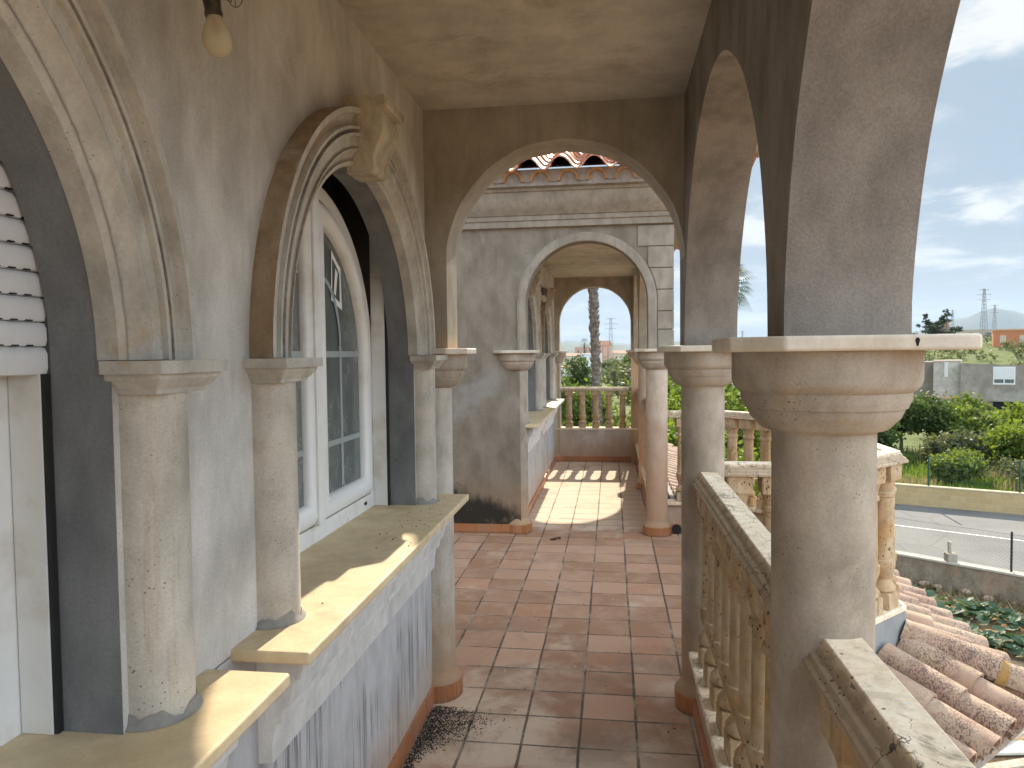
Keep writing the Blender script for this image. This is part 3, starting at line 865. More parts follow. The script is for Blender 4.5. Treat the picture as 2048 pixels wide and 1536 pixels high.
# mould on the foot of the wall is part of its material
def mould_mat():
    m = MAT['facade'].copy(); m.name = 'plaster_with_black_mould'
    t = NT(m.node_tree); b = next(n for n in t.n if n.type == 'BSDF_PRINCIPLED')
    src = b.inputs['Base Color'].links[0].from_socket
    p = t.pos(); x, y, z = t.xyz(p)
    n1 = t.noise(t.scale(p, (6, 6, 2.0)), 3, 6, .65)
    n0 = t.noise(p, 4, 5, .6)
    top = t.m('ADD', t.m('MULTIPLY', n1, .20), t.m('MULTIPLY', n0, .22))
    f = t.m('SUBTRACT', 1.0, t.ss(t.m('SUBTRACT', z, t.m('ADD', top, t.mr(x, -1.55, -.85, .14, -.10))), .0, .19))
    fx = t.m('MULTIPLY', t.ss(x, -2.1, -1.7), t.m('SUBTRACT', 1.0, t.ss(t.m('ADD', x, t.m('MULTIPLY', n0, .4)), -.72, -.52)))
    fx2 = t.m('SUBTRACT', 1.0, t.m('MULTIPLY', t.ss(t.noise(p, 5, 4, .6), .54, .66), .45))
    fac = t.m('MULTIPLY', t.m('MULTIPLY', f, fx), fx2)
    t.put(b.inputs['Base Color'], t.mix(t.m('MULTIPLY', fac, .95), src, (.022, .022, .018)))
    return m
MOULD = mould_mat()
for o in pf.children:
    if o.name.startswith(('wall', 'upper_wall')): o.data.materials[0] = MOULD

# ------------------------------------------------------------------ right-hand arcades
ar1 = thing('arcade_wall', 'plaster arcade wall above the near columns on the right, open to the sky', 'arcade', (CX, 1.57, 1.745))
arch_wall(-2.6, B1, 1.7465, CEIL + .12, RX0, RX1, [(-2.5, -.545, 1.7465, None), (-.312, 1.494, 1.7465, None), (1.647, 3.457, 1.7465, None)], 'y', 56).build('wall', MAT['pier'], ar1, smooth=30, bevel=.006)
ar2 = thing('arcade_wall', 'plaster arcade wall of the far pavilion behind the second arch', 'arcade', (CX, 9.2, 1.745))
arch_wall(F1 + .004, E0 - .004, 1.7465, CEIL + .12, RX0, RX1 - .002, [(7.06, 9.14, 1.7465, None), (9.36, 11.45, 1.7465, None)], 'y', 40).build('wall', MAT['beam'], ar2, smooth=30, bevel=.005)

# ------------------------------------------------------------------ columns
def column(name, label, x, y, half=None, group='round cast stone columns along the terrace', chamf=True, foot=True, mat='cast'):
    """half: None for free standing, else (a0,a1) arc"""
    t = thing(name, label, 'column', (x, y, 0), group)
    a0, a1 = half if half else (0, 2 * PI)
    n = 56
    MB().lathe(x, y, [(.1, .10), (.1, 1.56)], n, a0, a1, cap=False).build('shaft', MAT[mat], t, smooth=60)
    cap = [(.099, 1.552), (.106, 1.557), (.119, 1.560), (.124, 1.564), (.131, 1.572), (.143, 1.584), (.149, 1.598), (.150, 1.603), (.155, 1.604), (.158, 1.612), (.162, 1.620), (.163, 1.636), (.170, 1.640), (.177, 1.648), (.1805, 1.660), (.1805, 1.7165)]
    MB().lathe(x, y, cap, n, a0, a1, cap=False).build('capital', MAT['cast'], t, smooth=40)
    h = .207; c = .085
    poly = [(x - h + c, y - h), (x + h, y - h), (x + h, y + h), (x - h + c, y + h), (x - h, y + h - c), (x - h, y - h + c)]
    if half: poly = [(x - h, y - h), (x + h - c, y - h), (x + h, y - h + c), (x + h, y + h - c), (x + h - c, y + h), (x - h, y + h)]
    MB().prism(poly, 1.717, 1.745).build('abacus', MAT['abacus'], t, bevel=.006, segs=3)
    if foot:
        fb = MB(); fm = MB()
        k = 0; nt = 14
        for j in range(nt):
            b0 = a0 + (a1 - a0) * j / nt + .02; b1 = a0 + (a1 - a0) * (j + 1) / nt - .02
            rr = [[(x + r * math.cos(b0 + (b1 - b0) * i / 4), y + r * math.sin(b0 + (b1 - b0) * i / 4), z) for i in range(5)] for r, z in ((.118, .001), (.134, .001), (.134, .085), (.118, .088))]
            fb.grid(rr)
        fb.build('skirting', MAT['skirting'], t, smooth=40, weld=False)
        fm.lathe(x, y, [(.131, 0.001), (.131, .083), (.122, .100), (.106, .124), (.1005, .140)], 40, a0, a1, cap=False)
        fm.build('base_mortar', MAT['cast'], t, smooth=50)
    return t
column('half_column', 'half column engaged in the grey wall under the left foot of the near arch', WX - .006, 3.57, (-PI * .55, PI * .55), mat='cast_grey')
column('column', 'huge foreground column with wide moulded capital, right of the tiled walk', CX, CY1)
big = bpy.data.objects['column']
rb = MB(); rb.v = []
rows_r = [[(CX + .10 + .0035 * math.cos(a) * f * (1 + .3 * math.sin(3 * a)), CY1 - .207 - .0012 * (1 - f) - .0004, 1.732 + .008 * math.sin(a) * f) for a in np.linspace(0, 2 * PI, 12, endpoint=False)] for f in (1.0, .6, .05)]
rb.grid(rows_r, closed_u=True); rb.build('rust_spot', MAT['hole'], big)
column('column', 'free standing column under the right foot of the near arch', CX, CY2)
column('column', 'column out of view behind the viewer on the right', CX, CY0)
column('half_column', 'wall column at the black mould stain, left of the pavilion arch', -.90, 6.95, None)
column('column', 'reddish stained column under the right foot of the pavilion arch', CX - .013, CY3, mat='cast_red')
column('column', 'slim looking middle column of the pavilion arcade', CX, CY4, mat='cast_red')
column('half_column', 'last column against the end wall, right of the end balustrade', CX, 11.60, mat='cast_red')
column('half_column', 'pale column at the left foot of the last arch beside the stone sill', WX - .006, 11.56, (-PI * .55, PI * .55), mat='cast_grey')

# ------------------------------------------------------------------ balustrades
def bal_prof(z0, z1):
    H = z1 - z0
    P_ = [(.050, .115), (.060, .13), (.060, .155), (.042, .185), (.035, .205), (.041, .225), (.053, .27), (.058, .30), (.058, .335), (.0505, .34), (.0475, .36), (.0445, .60), (.0425, .765), (.052, .775), (.052, .80), (.043, .81), (.046, .84), (.057, .885)]
    return [(r, z0 + f * H) for r, f in P_]
def baluster_mesh(z0, z1):
    mb = MB(); H = z1 - z0
    mb.box(-.056, .056, -.056, .056, z0, z0 + .115 * H)
    mb.lathe(0, 0, bal_prof(z0, z1), 20)
    b0 = z0 + .885 * H
    mb.box(-.062, .062, -.062, .062, b0, z1)
    return mb
BAL = {}
def get_bal(z0, z1):
    k = (round(z0, 3), round(z1, 3))
    if k not in BAL:
        mb = baluster_mesh(z0, z1)
        me = bpy.data.meshes.new('baluster'); me.from_pydata(mb.v, [], mb.f)
        bm = bmesh.new(); bm.from_mesh(me); bmesh.ops.recalc_face_normals(bm, faces=bm.faces)
        bevs = [e for e in bm.edges if e.is_manifold and e.calc_face_angle(0) > 1.2 and abs(e.verts[0].co.x) > .045]
        bmesh.ops.bevel(bm, geom=bevs, offset=.005, segments=2, affect='EDGES')
        bm.to_mesh(me); bm.free()
        me.polygons.foreach_set('use_smooth', [True] * len(me.polygons)); me.set_sharp_from_angle(angle=R(38))
        me.materials.append(MAT['travertine']); BAL[k] = me
    return BAL[k]
RAILP = [(-.075, 1.095), (-.075, 1.106), (-.066, 1.113), (-.063, 1.122), (-.050, 1.128), (-.046, 1.140), (-.040, 1.146), (-.038, 1.157), (.038, 1.157), (.040, 1.146), (.046, 1.140), (.050, 1.128), (.063, 1.122), (.066, 1.113), (.075, 1.106), (.075, 1.095)]
def mitre_path(pts):
    """per-vertex (point, offset direction) for a polyline, offset = to the right of travel"""
    out = []
    P_ = [Vector((x, y)) for x, y in pts]
    for i, p in enumerate(P_):
        d0 = (P_[i] - P_[i - 1]).normalized() if i > 0 else None
        d1 = (P_[i + 1] - P_[i]).normalized() if i < len(P_) - 1 else None
        if d0 is None: d0 = d1
        if d1 is None: d1 = d0
        n0 = Vector((d0.y, -d0.x)); n1 = Vector((d1.y, -d1.x))
        m_ = (n0 + n1).normalized(); m_ = m_ / max(.3, m_.dot(n0))
        out.append((p, m_))
    return out
def sweep(pts, prof, name, mat, root, smooth=30, bevel=None):
    mp = mitre_path(pts)
    rows = [[(p.x + n.x * o, p.y + n.y * o, z) for o, z in prof] for p, n in mp]
    mb = MB(); mb.grid(rows, closed_u=True); mb.ngon(rows[0], True); mb.ngon(rows[-1])
    return mb.build(name, mat, root, smooth=smooth, bevel=bevel)
def balustrade(label, pts, spacing=.20, ledge=.300, top=1.157, skirt=True, ends=(.14, .14), base_out=-.05, group='stone balustrades round the terrace', wall_half=.055):
    t = thing('balustrade', label, 'balustrade', (pts[0][0], pts[0][1], 0), group)
    dz = top - 1.157
    sweep(pts, [(o, z + dz) for o, z in RAILP], 'handrail', MAT['rail'], t, 30, .003)
    sweep(pts, [(-wall_half - .018, ledge - .030), (-wall_half - .018, ledge), (wall_half + .030, ledge), (wall_half + .030, ledge - .030)], 'ledge', MAT['rail'], t, 30, .005)
    sweep(pts, [(-wall_half, base_out), (-wall_half, ledge - .031), (wall_half, ledge - .031), (wall_half, base_out)], 'base_wall', MAT['plaster'], t, 30)
    me = get_bal(ledge - .002, 1.097 + dz)
    for i, (a, b) in enumerate(zip(pts[:-1], pts[1:])):
        a = Vector((*a, 0)); b = Vector((*b, 0)); L = (b - a).length; d = (b - a) / L
        e0 = ends[0] if i == 0 else .085; e1 = ends[1] if i == len(pts) - 2 else .085
        n = max(1, round((L - e0 - e1) / spacing))
        for k in range(n + 1):
            p = a + d * (e0 + (L - e0 - e1) * k / n)
            o = bpy.data.objects.new('baluster', me); COL.objects.link(o); o.parent = t
            o.location = p - Vector(t.location)
            o.rotation_euler = (0, 0, math.atan2(d.y, d.x) + random.uniform(-.02, .02))
    return t
BX = .445
b1 = balustrade('travertine balustrade between the huge near column and the column behind it', [(BX, 3.49), (BX, 1.65)], .188, wall_half=.06)
b0 = balustrade('nearest balustrade with black cracks and white spots, bottom right corner', [(BX, 1.49), (BX, -.33)], .188, wall_half=.06)
oct_ = [(.50, 7.05), (1.05, 7.05), (1.54, 6.56), (1.54, 4.28), (1.05, 3.785), (.50, 3.785)]
b2 = balustrade('bulging polygonal balustrade round the open bay beyond the second column', oct_, .195, ends=(.16, .13))
b3 = balustrade('five baluster balustrade on a plain low wall under the last arch', [(.40, E0 + .105), (-.92, E0 + .105)], .209, ledge=.533, top=1.171, ends=(.232, .252), base_out=.0, wall_half=.09)
b4 = balustrade('short balustrade in the first bay of the pavilion arcade', [(BX, 9.16), (BX, 7.05)], .188, wall_half=.06)
b5 = balustrade('short balustrade in the last bay of the pavilion arcade', [(BX, 11.5), (BX, 9.35)], .188, wall_half=.06)
skirt_run(b1, [(BX - .06, 3.45), (BX - .06, 1.66)])
skirt_run(b0, [(BX - .06, 1.48), (BX - .06, -.3)])
skirt_run(b3, [(-.81, E0 + .014), (.30, E0 + .014)])
skirt_run(b2, [(.54, 6.994), (1.03, 6.994)][:2])
skirt_run(b4, [(BX - .06, 9.15), (BX - .06, 7.06)])
skirt_run(b5, [(BX - .06, 11.45), (BX - .06, 9.36)])
dr = MB(); dr.lathe(0, 0, [(.030, 0), (.030, .03), (.024, .03), (.024, .004)], 18, cap=False)
MB().tube([(.60, 6.955, .047), (.60, 6.985, .047)], .042, 18).build('drain_hole', MAT['black'], b2, smooth=50)

# outer walls below the terrace
ow = thing('outer_wall', 'grey rendered outer wall below the terrace, mostly hidden by roof tiles', 'outer wall', (.5, 5, -1.9))
MB().box(.40, .505, -3.2, 3.75, -3.9, -.052).build('wall', MAT['outer_wall'], ow)
MB().prism([(.50, 3.73), (1.075, 3.73), (1.595, 4.255), (1.595, 6.585), (1.075, 7.105), (.50, 7.105)], -3.9, -.170).build('bay_wall', MAT['outer_wall'], ow)
sweep([(.55, 7.112), (1.078, 7.112), (1.602, 6.588), (1.602, 4.252), (1.078, 3.728), (.55, 3.728)][::-1], [(-.0, -.16), (-.0, .268), (.006, .268), (.006, -.16)], 'render_band', MAT['outer_wall'], ow, 30)
MB().box(.40, .56, 7.11, 11.8, -3.9, -.052).build('wall', MAT['outer_wall'], ow)

# ------------------------------------------------------------------ barrel tile skirt roofs
def barrel_roof(root, name, p0, p1, out, slope, length, pitch=.225, r=.088, clen=.42, mat=None, zdrop=0.0, trim=None):
    """rows of barrel tiles starting along p0->p1 and running down the slope towards 'out'"""
    p0 = Vector(p0); p1 = Vector(p1); L = (p1 - p0).length; A = (p1 - p0) / L
    O = Vector(out).normalized(); D = O * math.cos(R(slope)) - Vector((0, 0, math.sin(R(slope))))
    N = A.cross(D); N = N if N.z > 0 else -N
    cov = MB(); pan = MB(); n = 14
    k = 0; nrow = int(L / pitch) + 1
    for i in range(nrow):
        for kind in (0, 1):
            u = (i + (.5 if kind else 0)) * pitch
            if u > L + .01: continue
            s = 0.0; ln = length + random.uniform(-.015, .015)
            start, stop = 0.0, ln
            if trim: start, stop = trim(u, ln)
            j = 0; s = start + (random.uniform(-.5, -.1) * clen if True else 0)
            while s < stop - .02:
                a0 = max(s, start); a1 = min(s + clen + .06, stop)
                if a1 - a0 < .05: s += clen; continue
                jx = random.uniform(-.006, .006); tw = random.uniform(-.02, .02)
                r0 = r * (.90 + .10 * (a0 - s) / clen); r1 = r * 1.03
                lift0 = .0 + (0.0 if kind else 0); 
                c0 = p0 + A * (u + jx) + D * a0 + N * (.022 * (1 - 1) + .012)
                c1 = p0 + A * (u + jx + tw * (a1 - a0)) + D * a1 + N * (.030)
                th = .013
                rows = []
                if kind == 0:
                    f = lambda cc, rr: [cc + A * (rr * math.cos(PI * q / n)) + N * (rr * 1.02 * math.sin(PI * q / n) + .0) for q in range(n + 1)]
                    cov.grid([f(c0, r0 - th), f(c0, r0), f(c1, r1), f(c1, r1 - th), f(c0, r0 - th)])
                else:
                    f = lambda cc, rr: [cc + A * (rr * math.cos(PI * q / n)) - N * (rr * .62 * math.sin(PI * q / n) - .012) for q in range(n + 1)]
                    pan.grid([f(c0, r0 - th), f(c0, r0), f(c1, r1), f(c1, r1 - th), f(c0, r0 - th)])
                s += clen
    a = cov.build(name, mat or MAT['rooftile'], root, smooth=60, weld=False)
    b = pan.build('pan_tiles', mat or MAT['rooftile'], root, smooth=60, weld=False)
    return a
rf = thing('tile_skirt_roof', 'lichen spotted clay tile skirt roof below the polygonal bay, bottom right', 'tile roof', (1.6, 4.3, .1))
v1, v2, v3, v4 = (1.10, 3.74, .115), (1.60, 4.245, .115), (1.60, 6.595, .115), (1.10, 7.10, .115)
s2 = math.sqrt(.5)
def hipB(u, ln):    # face between v1 and v2: extends past both ends along the hips
    return 0.0, ln
LEN = .62
barrel_roof(rf, 'cover_tiles', (1.10, 3.74, .075), (1.585, 4.23, .075), (s2, -s2, 0), 20, LEN)
ht = math.tan(R(22.5))
def fan(u, ln): return (max(0.0, (-u) / ht), ln)
# spill of each face into its hips
def face(pA, pB, out):
    pA = Vector(pA); pB = Vector(pB); A = (pB - pA).normalized(); ext = LEN * math.cos(R(20)) * ht
    L = (pB - pA).length
    def tr(u, ln):
        w_ = u - ext
        if w_ < 0: return (min(ln, -w_ / ht), ln)
        if w_ > L: return (min(ln, (w_ - L) / ht), ln)
        return (0.0, ln)
    return pA - A * ext, pB + A * ext, tr
a_, b_, tr_ = face((1.60, 4.245, .075), (1.60, 6.595, .075), (1, 0, 0))
barrel_roof(rf, 'cover_tiles', a_, b_, (1, 0, 0), 20, LEN, trim=tr_)
a_, b_, tr_ = face((1.60, 6.595, .075), (1.10, 7.10, .075), (s2, s2, 0))
barrel_roof(rf, 'cover_tiles', a_, b_, (s2, s2, 0), 20, LEN, trim=tr_)
a_, b_, tr_ = face((.62, 3.74, .075), (1.10, 3.74, .075), (0, -1, 0))
barrel_roof(rf, 'cover_tiles', a_, b_, (0, -1, 0), 20, LEN, trim=tr_)
# mortar deck under the tiles
dk = MB()
ring0 = [Vector(p) for p in ((.60, 3.74, .05), (1.10, 3.74, .05), (1.60, 4.245, .05), (1.60, 6.595, .05), (1.10, 7.10, .05))]
oo = LEN * .94 * .95; dn = LEN * .342 * .95
ring1 = [Vector((.60, 3.74 - oo, .05 - dn)), Vector((1.10 + oo * ht, 3.74 - oo, .05 - dn)), Vector((1.60 + oo, 4.245 - oo * ht, .05 - dn)), Vector((1.60 + oo, 6.595 + oo * ht, .05 - dn)), Vector((1.10 + oo * ht, 7.10 + oo, .05 - dn))]
dk.grid([ring0, ring1]); dk.grid([[p - Vector((0, 0, .05)) for p in ring1], ring1])
dk.build('mortar_deck', MAT['genoise'], rf)
# hip ridges
for q0, q1 in ((ring0[2], ring1[2]), (ring0[3], ring1[3]), (ring0[1], ring1[1])):
    hb = MB(); q0 = q0 + Vector((0, 0, .085)); q1 = q1 + Vector((0, 0, .085)); d = (q1 - q0); L = d.length; d.normalize()
    a = d.cross(Vector((0, 0, 1))).normalized(); nn = a.cross(d)
    for s, e in ((-.02, .44), (.40, L + .02)):
        r0, r1 = .085, .098
        f = lambda cc, rr: [cc + a * (rr * math.cos(PI * q / 14)) + nn * (rr * math.sin(PI * q / 14)) for q in range(15)]
        c0 = q0 + d * s; c1 = q0 + d * e + nn * .02
        hb.grid([f(c0, r0 - .013), f(c0, r0), f(c1, r1), f(c1, r1 - .013), f(c0, r0 - .013)])
    hp = hb.build('hip_tile', MAT['rooftile'], rf, smooth=60, weld=False)
    MB().lathe(0, 0, [(.1, 0), (.1, .01)], 4).v
    cb = MB(); f = lambda cc, rr: [cc + a * (rr * math.cos(PI * q / 14)) + nn * (rr * math.sin(PI * q / 14)) for q in range(15)]
    cb.grid([f(q0 + d * .435, .102), f(q0 + d * .485, .094)])
    cb.build('mortar_joint', simple('ochre_mortar_%d' % int(q0.y * 10), (.30, .17, .05), .9, noise_amt=.3, nscale=40), hp, smooth=60)

rf2 = thing('tile_skirt_roof', 'pale sunlit tile skirt roof along the pavilion side, seen past the drain hole', 'tile roof', (.7, 9.4, .2))
barrel_roof(rf2, 'cover_tiles', (.58, 7.2, .24), (.58, 12.0, .24), (1, 0, 0), 20, 1.15)
MB().quad((.56, 7.15, .21), (.56, 12.1, .21), (1.6, 12.1, -.17), (1.6, 7.15, -.17)).build('mortar_deck', MAT['genoise'], rf2)
MB().box(.56, .60, 7.12, 12.0, -.3, .30).build('wall_strip', MAT['outer_wall'], rf2)

# ================================================================== outside world
GZ = -3.8
def sstep(v, a, b):
    f = np.clip((np.asarray(v, float) - a) / (b - a), 0, 1); return f * f * (3 - 2 * f)
def terrain(x, y):
    x = np.asarray(x, float); y = np.asarray(y, float)
    d = np.hypot(x, y); az = np.degrees(np.arctan2(x, y))
    z = np.full_like(d, GZ)
    z = z + sstep(d, 62, 200) * 7.6 * sstep(az, 13, 21)
    z = z + sstep(d, 60, 400) * 1.2 * np.sin(x * .02 + 1.3) * np.cos(y * .013)
    return z
def tz(x, y): return float(terrain(np.array([x]), np.array([y]))[0])

def ground_mat():
    m, t, b = base_mat('dry_ground_with_scrub')
    p = t.pos(); x, y, z = t.xyz(p)
    n1 = t.noise(p, .09, 7, .62, .4); n2 = t.noise(p, 1.1, 6, .65); n3 = t.noise(p, 14, 4, .7)
    soil = t.mix(t.ss(n2, .35, .65), (.30, .19, .10), (.42, .30, .19))
    green = t.mix(t.ss(n2, .3, .7), (.085, .12, .035), (.17, .19, .075))
    far = t.ss(y, 24, 30)
    f = t.m('ADD', t.m('MULTIPLY', far, .35), n1)
    c = t.mix(t.ss(t.m('ADD', f, t.m('MULTIPLY', t.m('SUBTRACT', n2, .5), .5)), .55, .72), soil, green)
    v = t.mr(n3, .25, .75, .8, 1.2)
    c = t.mix(1.0, c, t.comb(v, v, v), 'MULTIPLY')
    t.put(b.inputs['Base Color'], c); b.inputs['Roughness'].default_value = .95
    b.inputs['Specular IOR Level'].default_value = .1
    t.put(b.inputs['Normal'], t.bump(t.m('ADD', n3, t.m('MULTIPLY', n2, 2.0)), .6, .05))
    return m
gr = MB()
radii = [0, 3, 6, 9, 12, 16, 20, 25, 30, 37, 45, 55, 65, 78, 92, 108, 125, 145, 165, 190, 220, 260, 320, 400, 520, 700, 1000, 1600, 2800, 5000, 8800]
na = 144
rows = []
for r in radii[1:]:
    a = np.linspace(0, 2 * PI, na, endpoint=False); xs = r * np.sin(a); ys = r * np.cos(a)
    zs = terrain(xs, ys)
    if r > 800: zs = zs * 0 + GZ
    rows.append(list(zip(xs, ys, zs)))
gr.grid(rows, closed_u=True); gr.ngon(rows[0], True)
struct(gr.build('ground', ground_mat(), smooth=60))

def asphalt():
    m, t, b = base_mat('sun_bleached_asphalt')
    p = t.pos()
    n = t.noise(p, .6, 6, .6); n2 = t.noise(p, 60, 3, .7)
    c = t.mix(t.ss(n, .3, .7), (.115, .115, .118), (.165, .163, .16))
    v = t.mr(n2, .25, .75, .8, 1.2); c = t.mix(1.0, c, t.comb(v, v, v), 'MULTIPLY')
    cr = t.vor(t.add(p, t.scale(t.comb(n2, n, 0.), (.3, .3, 0))), .28, 'DISTANCE_TO_EDGE')
    c = t.mix(t.m('MULTIPLY', t.m('LESS_THAN', cr, .005), .45), c, (.03, .03, .03))
    t.put(b.inputs['Base Color'], c); b.inputs['Roughness'].default_value = .8
    t.put(b.inputs['Normal'], t.bump(n2, .4, .01)); return m
# lines measured on the ground: near garden wall, white edge line, far block wall
NW0, NW1 = Vector((6.73, 18.14)), Vector((8.65, 16.63))
FW0, FW1 = Vector((9.94, 27.41)), Vector((13.4, 25.86))
WL0, WL1 = Vector((8.72, 24.05)), Vector((11.6, 22.37))
def along(a, b, t): return a + (b - a) * t
rd = MB()
nA, nB = along(NW0, NW1, -11), along(NW0, NW1, 12)
fA, fB = along(FW0, FW1, -7), along(FW0, FW1, 7)
rd.quad((*nA, GZ + .012), (*nB, GZ + .012), (*fB, GZ + .012), (*fA, GZ + .012))
struct(rd.build('road', asphalt()))
d = (WL1 - WL0).normalized(); n_ = Vector((-d.y, d.x))
a, b_ = WL0 - d * 26, WL0 + d * 26
lm = MB(); q = .06
lm.quad((*(a - n_ * q), GZ + .018), (*(b_ - n_ * q), GZ + .018), (*(b_ + n_ * q), GZ + .018), (*(a + n_ * q), GZ + .018))
struct(lm.build('road_marking', simple('worn_white_line', (.62, .62, .60), .7, noise_amt=.12, nscale=6)))

# hills on the horizon
def hills(name, dist, az0, az1, fn, mat, depth=900):
    mb = MB(); n = 160; rows = []
    az = np.linspace(az0, az1, n)
    H = np.array([fn(a) for a in az])
    for f, s in ((0, 0), (.25, .30), (.5, .62), (.75, .88), (1, 1), (1.6, .5)):
        rr = dist + f * depth
        rows.append([(rr * math.sin(R(a)), rr * math.cos(R(a)), -4.2 + (h + 4.2) * s * (1 + .10 * math.sin(a * 9 + f * 7) * (s < .95))) for a, h in zip(az, H)])
    mb.grid(rows)
    return struct(mb.build(name, mat, smooth=60))
def fbm(a, seed, fr=.25, o=5):
    s = 0; amp = 1
    for k in range(o):
        s += amp * math.sin(a * fr * 2 ** k + seed * (k + 1) * 1.7) ; amp *= .55
    return s
hm = simple('scrub_covered_hills', (.13, .135, .09), .95, spec=.05, noise_amt=.25, nscale=.004)
def h_right(a):
    base = 80 + 25 * fbm(a, 1.0)
    pk = 250 * math.exp(-((a - 25.6) / 3.2) ** 2) + 120 * math.exp(-((a - 32) / 4) ** 2) + 60 * math.exp(-((a - 18) / 3.5) ** 2)
    return base + pk + 10 * fbm(a, 5, 2.2)
hills('hills', 7200, -40, 60, h_right, hm)
def h_left(a): return 50 + 14 * fbm(a, 2.4, .6) + 5 * fbm(a, 4, 3)
hills('hills', 4300, -40, 40, h_left, hm, 600)

# ---------------------------------------------------------------- foliage
def leaf_mat(name, c1, c2, trans=.45, tr_tint=(1.35, 1.3, .5)):
    m = bpy.data.materials.new(name); m.use_nodes = True
    t = NT(m.node_tree)
    b = next(n for n in t.n if n.type == 'BSDF_PRINCIPLED'); out = next(n for n in t.n if n.type == 'OUTPUT_MATERIAL')
    ri = t.new('ShaderNodeNewGeometry').outputs['Random Per Island']
    p = t.pos()
    cl = t.ss(t.noise(p, .8, 3, .6), .35, .65)
    col = t.mix(t.m('ADD', t.m('MULTIPLY', ri, .6), t.m('MULTIPLY', cl, .4)), c1, c2)
    t.put(b.inputs['Base Color'], col); b.inputs['Roughness'].default_value = .55
    b.inputs['Specular IOR Level'].default_value = .25
    tr = t.new('ShaderNodeBsdfTranslucent'); t.put(tr.inputs['Color'], t.mix(1.0, col, (*tr_tint, 1), 'MULTIPLY'))
    mx = t.new('ShaderNodeMixShader'); mx.inputs[0].default_value = trans
    t.l.new(b.outputs[0], mx.inputs[1]); t.l.new(tr.outputs[0], mx.inputs[2]); t.l.new(mx.outputs[0], out.inputs[0])
    return m
LM = {
    'citrus': leaf_mat('citrus_leaves', (.085, .14, .025), (.19, .25, .05), .5),
    'carob': leaf_mat('dark_green_leaves', (.05, .085, .025), (.11, .16, .05), .4),
    'olive': leaf_mat('grey_green_leaves', (.09, .11, .06), (.17, .19, .11), .35),
    'scrub': leaf_mat('scrub_leaves', (.085, .13, .03), (.18, .235, .06), .5),
    'pine': leaf_mat('conifer_needles', (.025, .045, .022), (.05, .075, .035), .2),
    'palm': leaf_mat('palm_leaflets', (.035, .065, .02), (.085, .12, .04), .25),
    'squash': leaf_mat('squash_leaves', (.05, .10, .06), (.12, .19, .11), .3, (1.2, 1.3, .6)),
    'grass': leaf_mat('grass_blades', (.10, .17, .035), (.20, .28, .07), .45),
}
MAT['bark'] = stone('rough_bark', (.10, .075, .055), (.19, .15, .115), s1=6, fine=40, fine_amt=.25, bump=.8, bump_d=.02)
def leaves_mesh(name, centres, radii, n_clumps, per, size, mat, parent, asp=.55, flat=.8, shell=.55, updir=.25):
    """leaf faces in clumps spread through the union of ellipsoids"""
    off = np.zeros(3); q = parent
    while q is not None: off += np.array(q.location); q = q.parent
    C_ = np.array(centres, float); Rr = np.array(radii, float)
    vol = Rr.prod(axis=1); pick = rng.choice(len(C_), n_clumps, p=vol / vol.sum())
    u = rng.normal(size=(n_clumps, 3)); u /= np.linalg.norm(u, axis=1)[:, None]
    rad = shell + (1 - shell) * rng.random(n_clumps) ** .7
    rad *= .86 + .28 * rng.random(n_clumps)
    cc = C_[pick] + u * rad[:, None] * Rr[pick]
    clr = Rr[pick].mean(axis=1) * (.14 + .16 * rng.random(n_clumps))
    P_ = np.repeat(cc, per, axis=0) + rng.normal(size=(n_clumps * per, 3)) * np.repeat(clr, per)[:, None] * np.array([1, 1, flat])
    N_ = len(P_)
    nrm = rng.normal(size=(N_, 3)); nrm[:, 2] += updir * 3; nrm /= np.linalg.norm(nrm, axis=1)[:, None]
    a = np.cross(nrm, rng.normal(size=(N_, 3))); a /= np.linalg.norm(a, axis=1)[:, None] + 1e-9
    b = np.cross(nrm, a)
    s = size * (.6 + .8 * rng.random(N_))[:, None]
    v = np.stack([P_ - a * s, P_ + b * s * asp * .9, P_ + a * s, P_ - b * s * asp], axis=1).reshape(-1, 3) - off
    me = bpy.data.meshes.new(name)
    me.vertices.add(len(v)); me.vertices.foreach_set('co', v.ravel())
    me.loops.add(len(v)); me.loops.foreach_set('vertex_index', np.arange(len(v)))
    me.polygons.add(N_); me.polygons.foreach_set('loop_start', np.arange(0, len(v), 4)); me.polygons.foreach_set('loop_total', np.full(N_, 4))
    me.update(calc_edges=True); me.materials.append(mat)
    o = bpy.data.objects.new(name, me); COL.objects.link(o); o.parent = parent
    return o
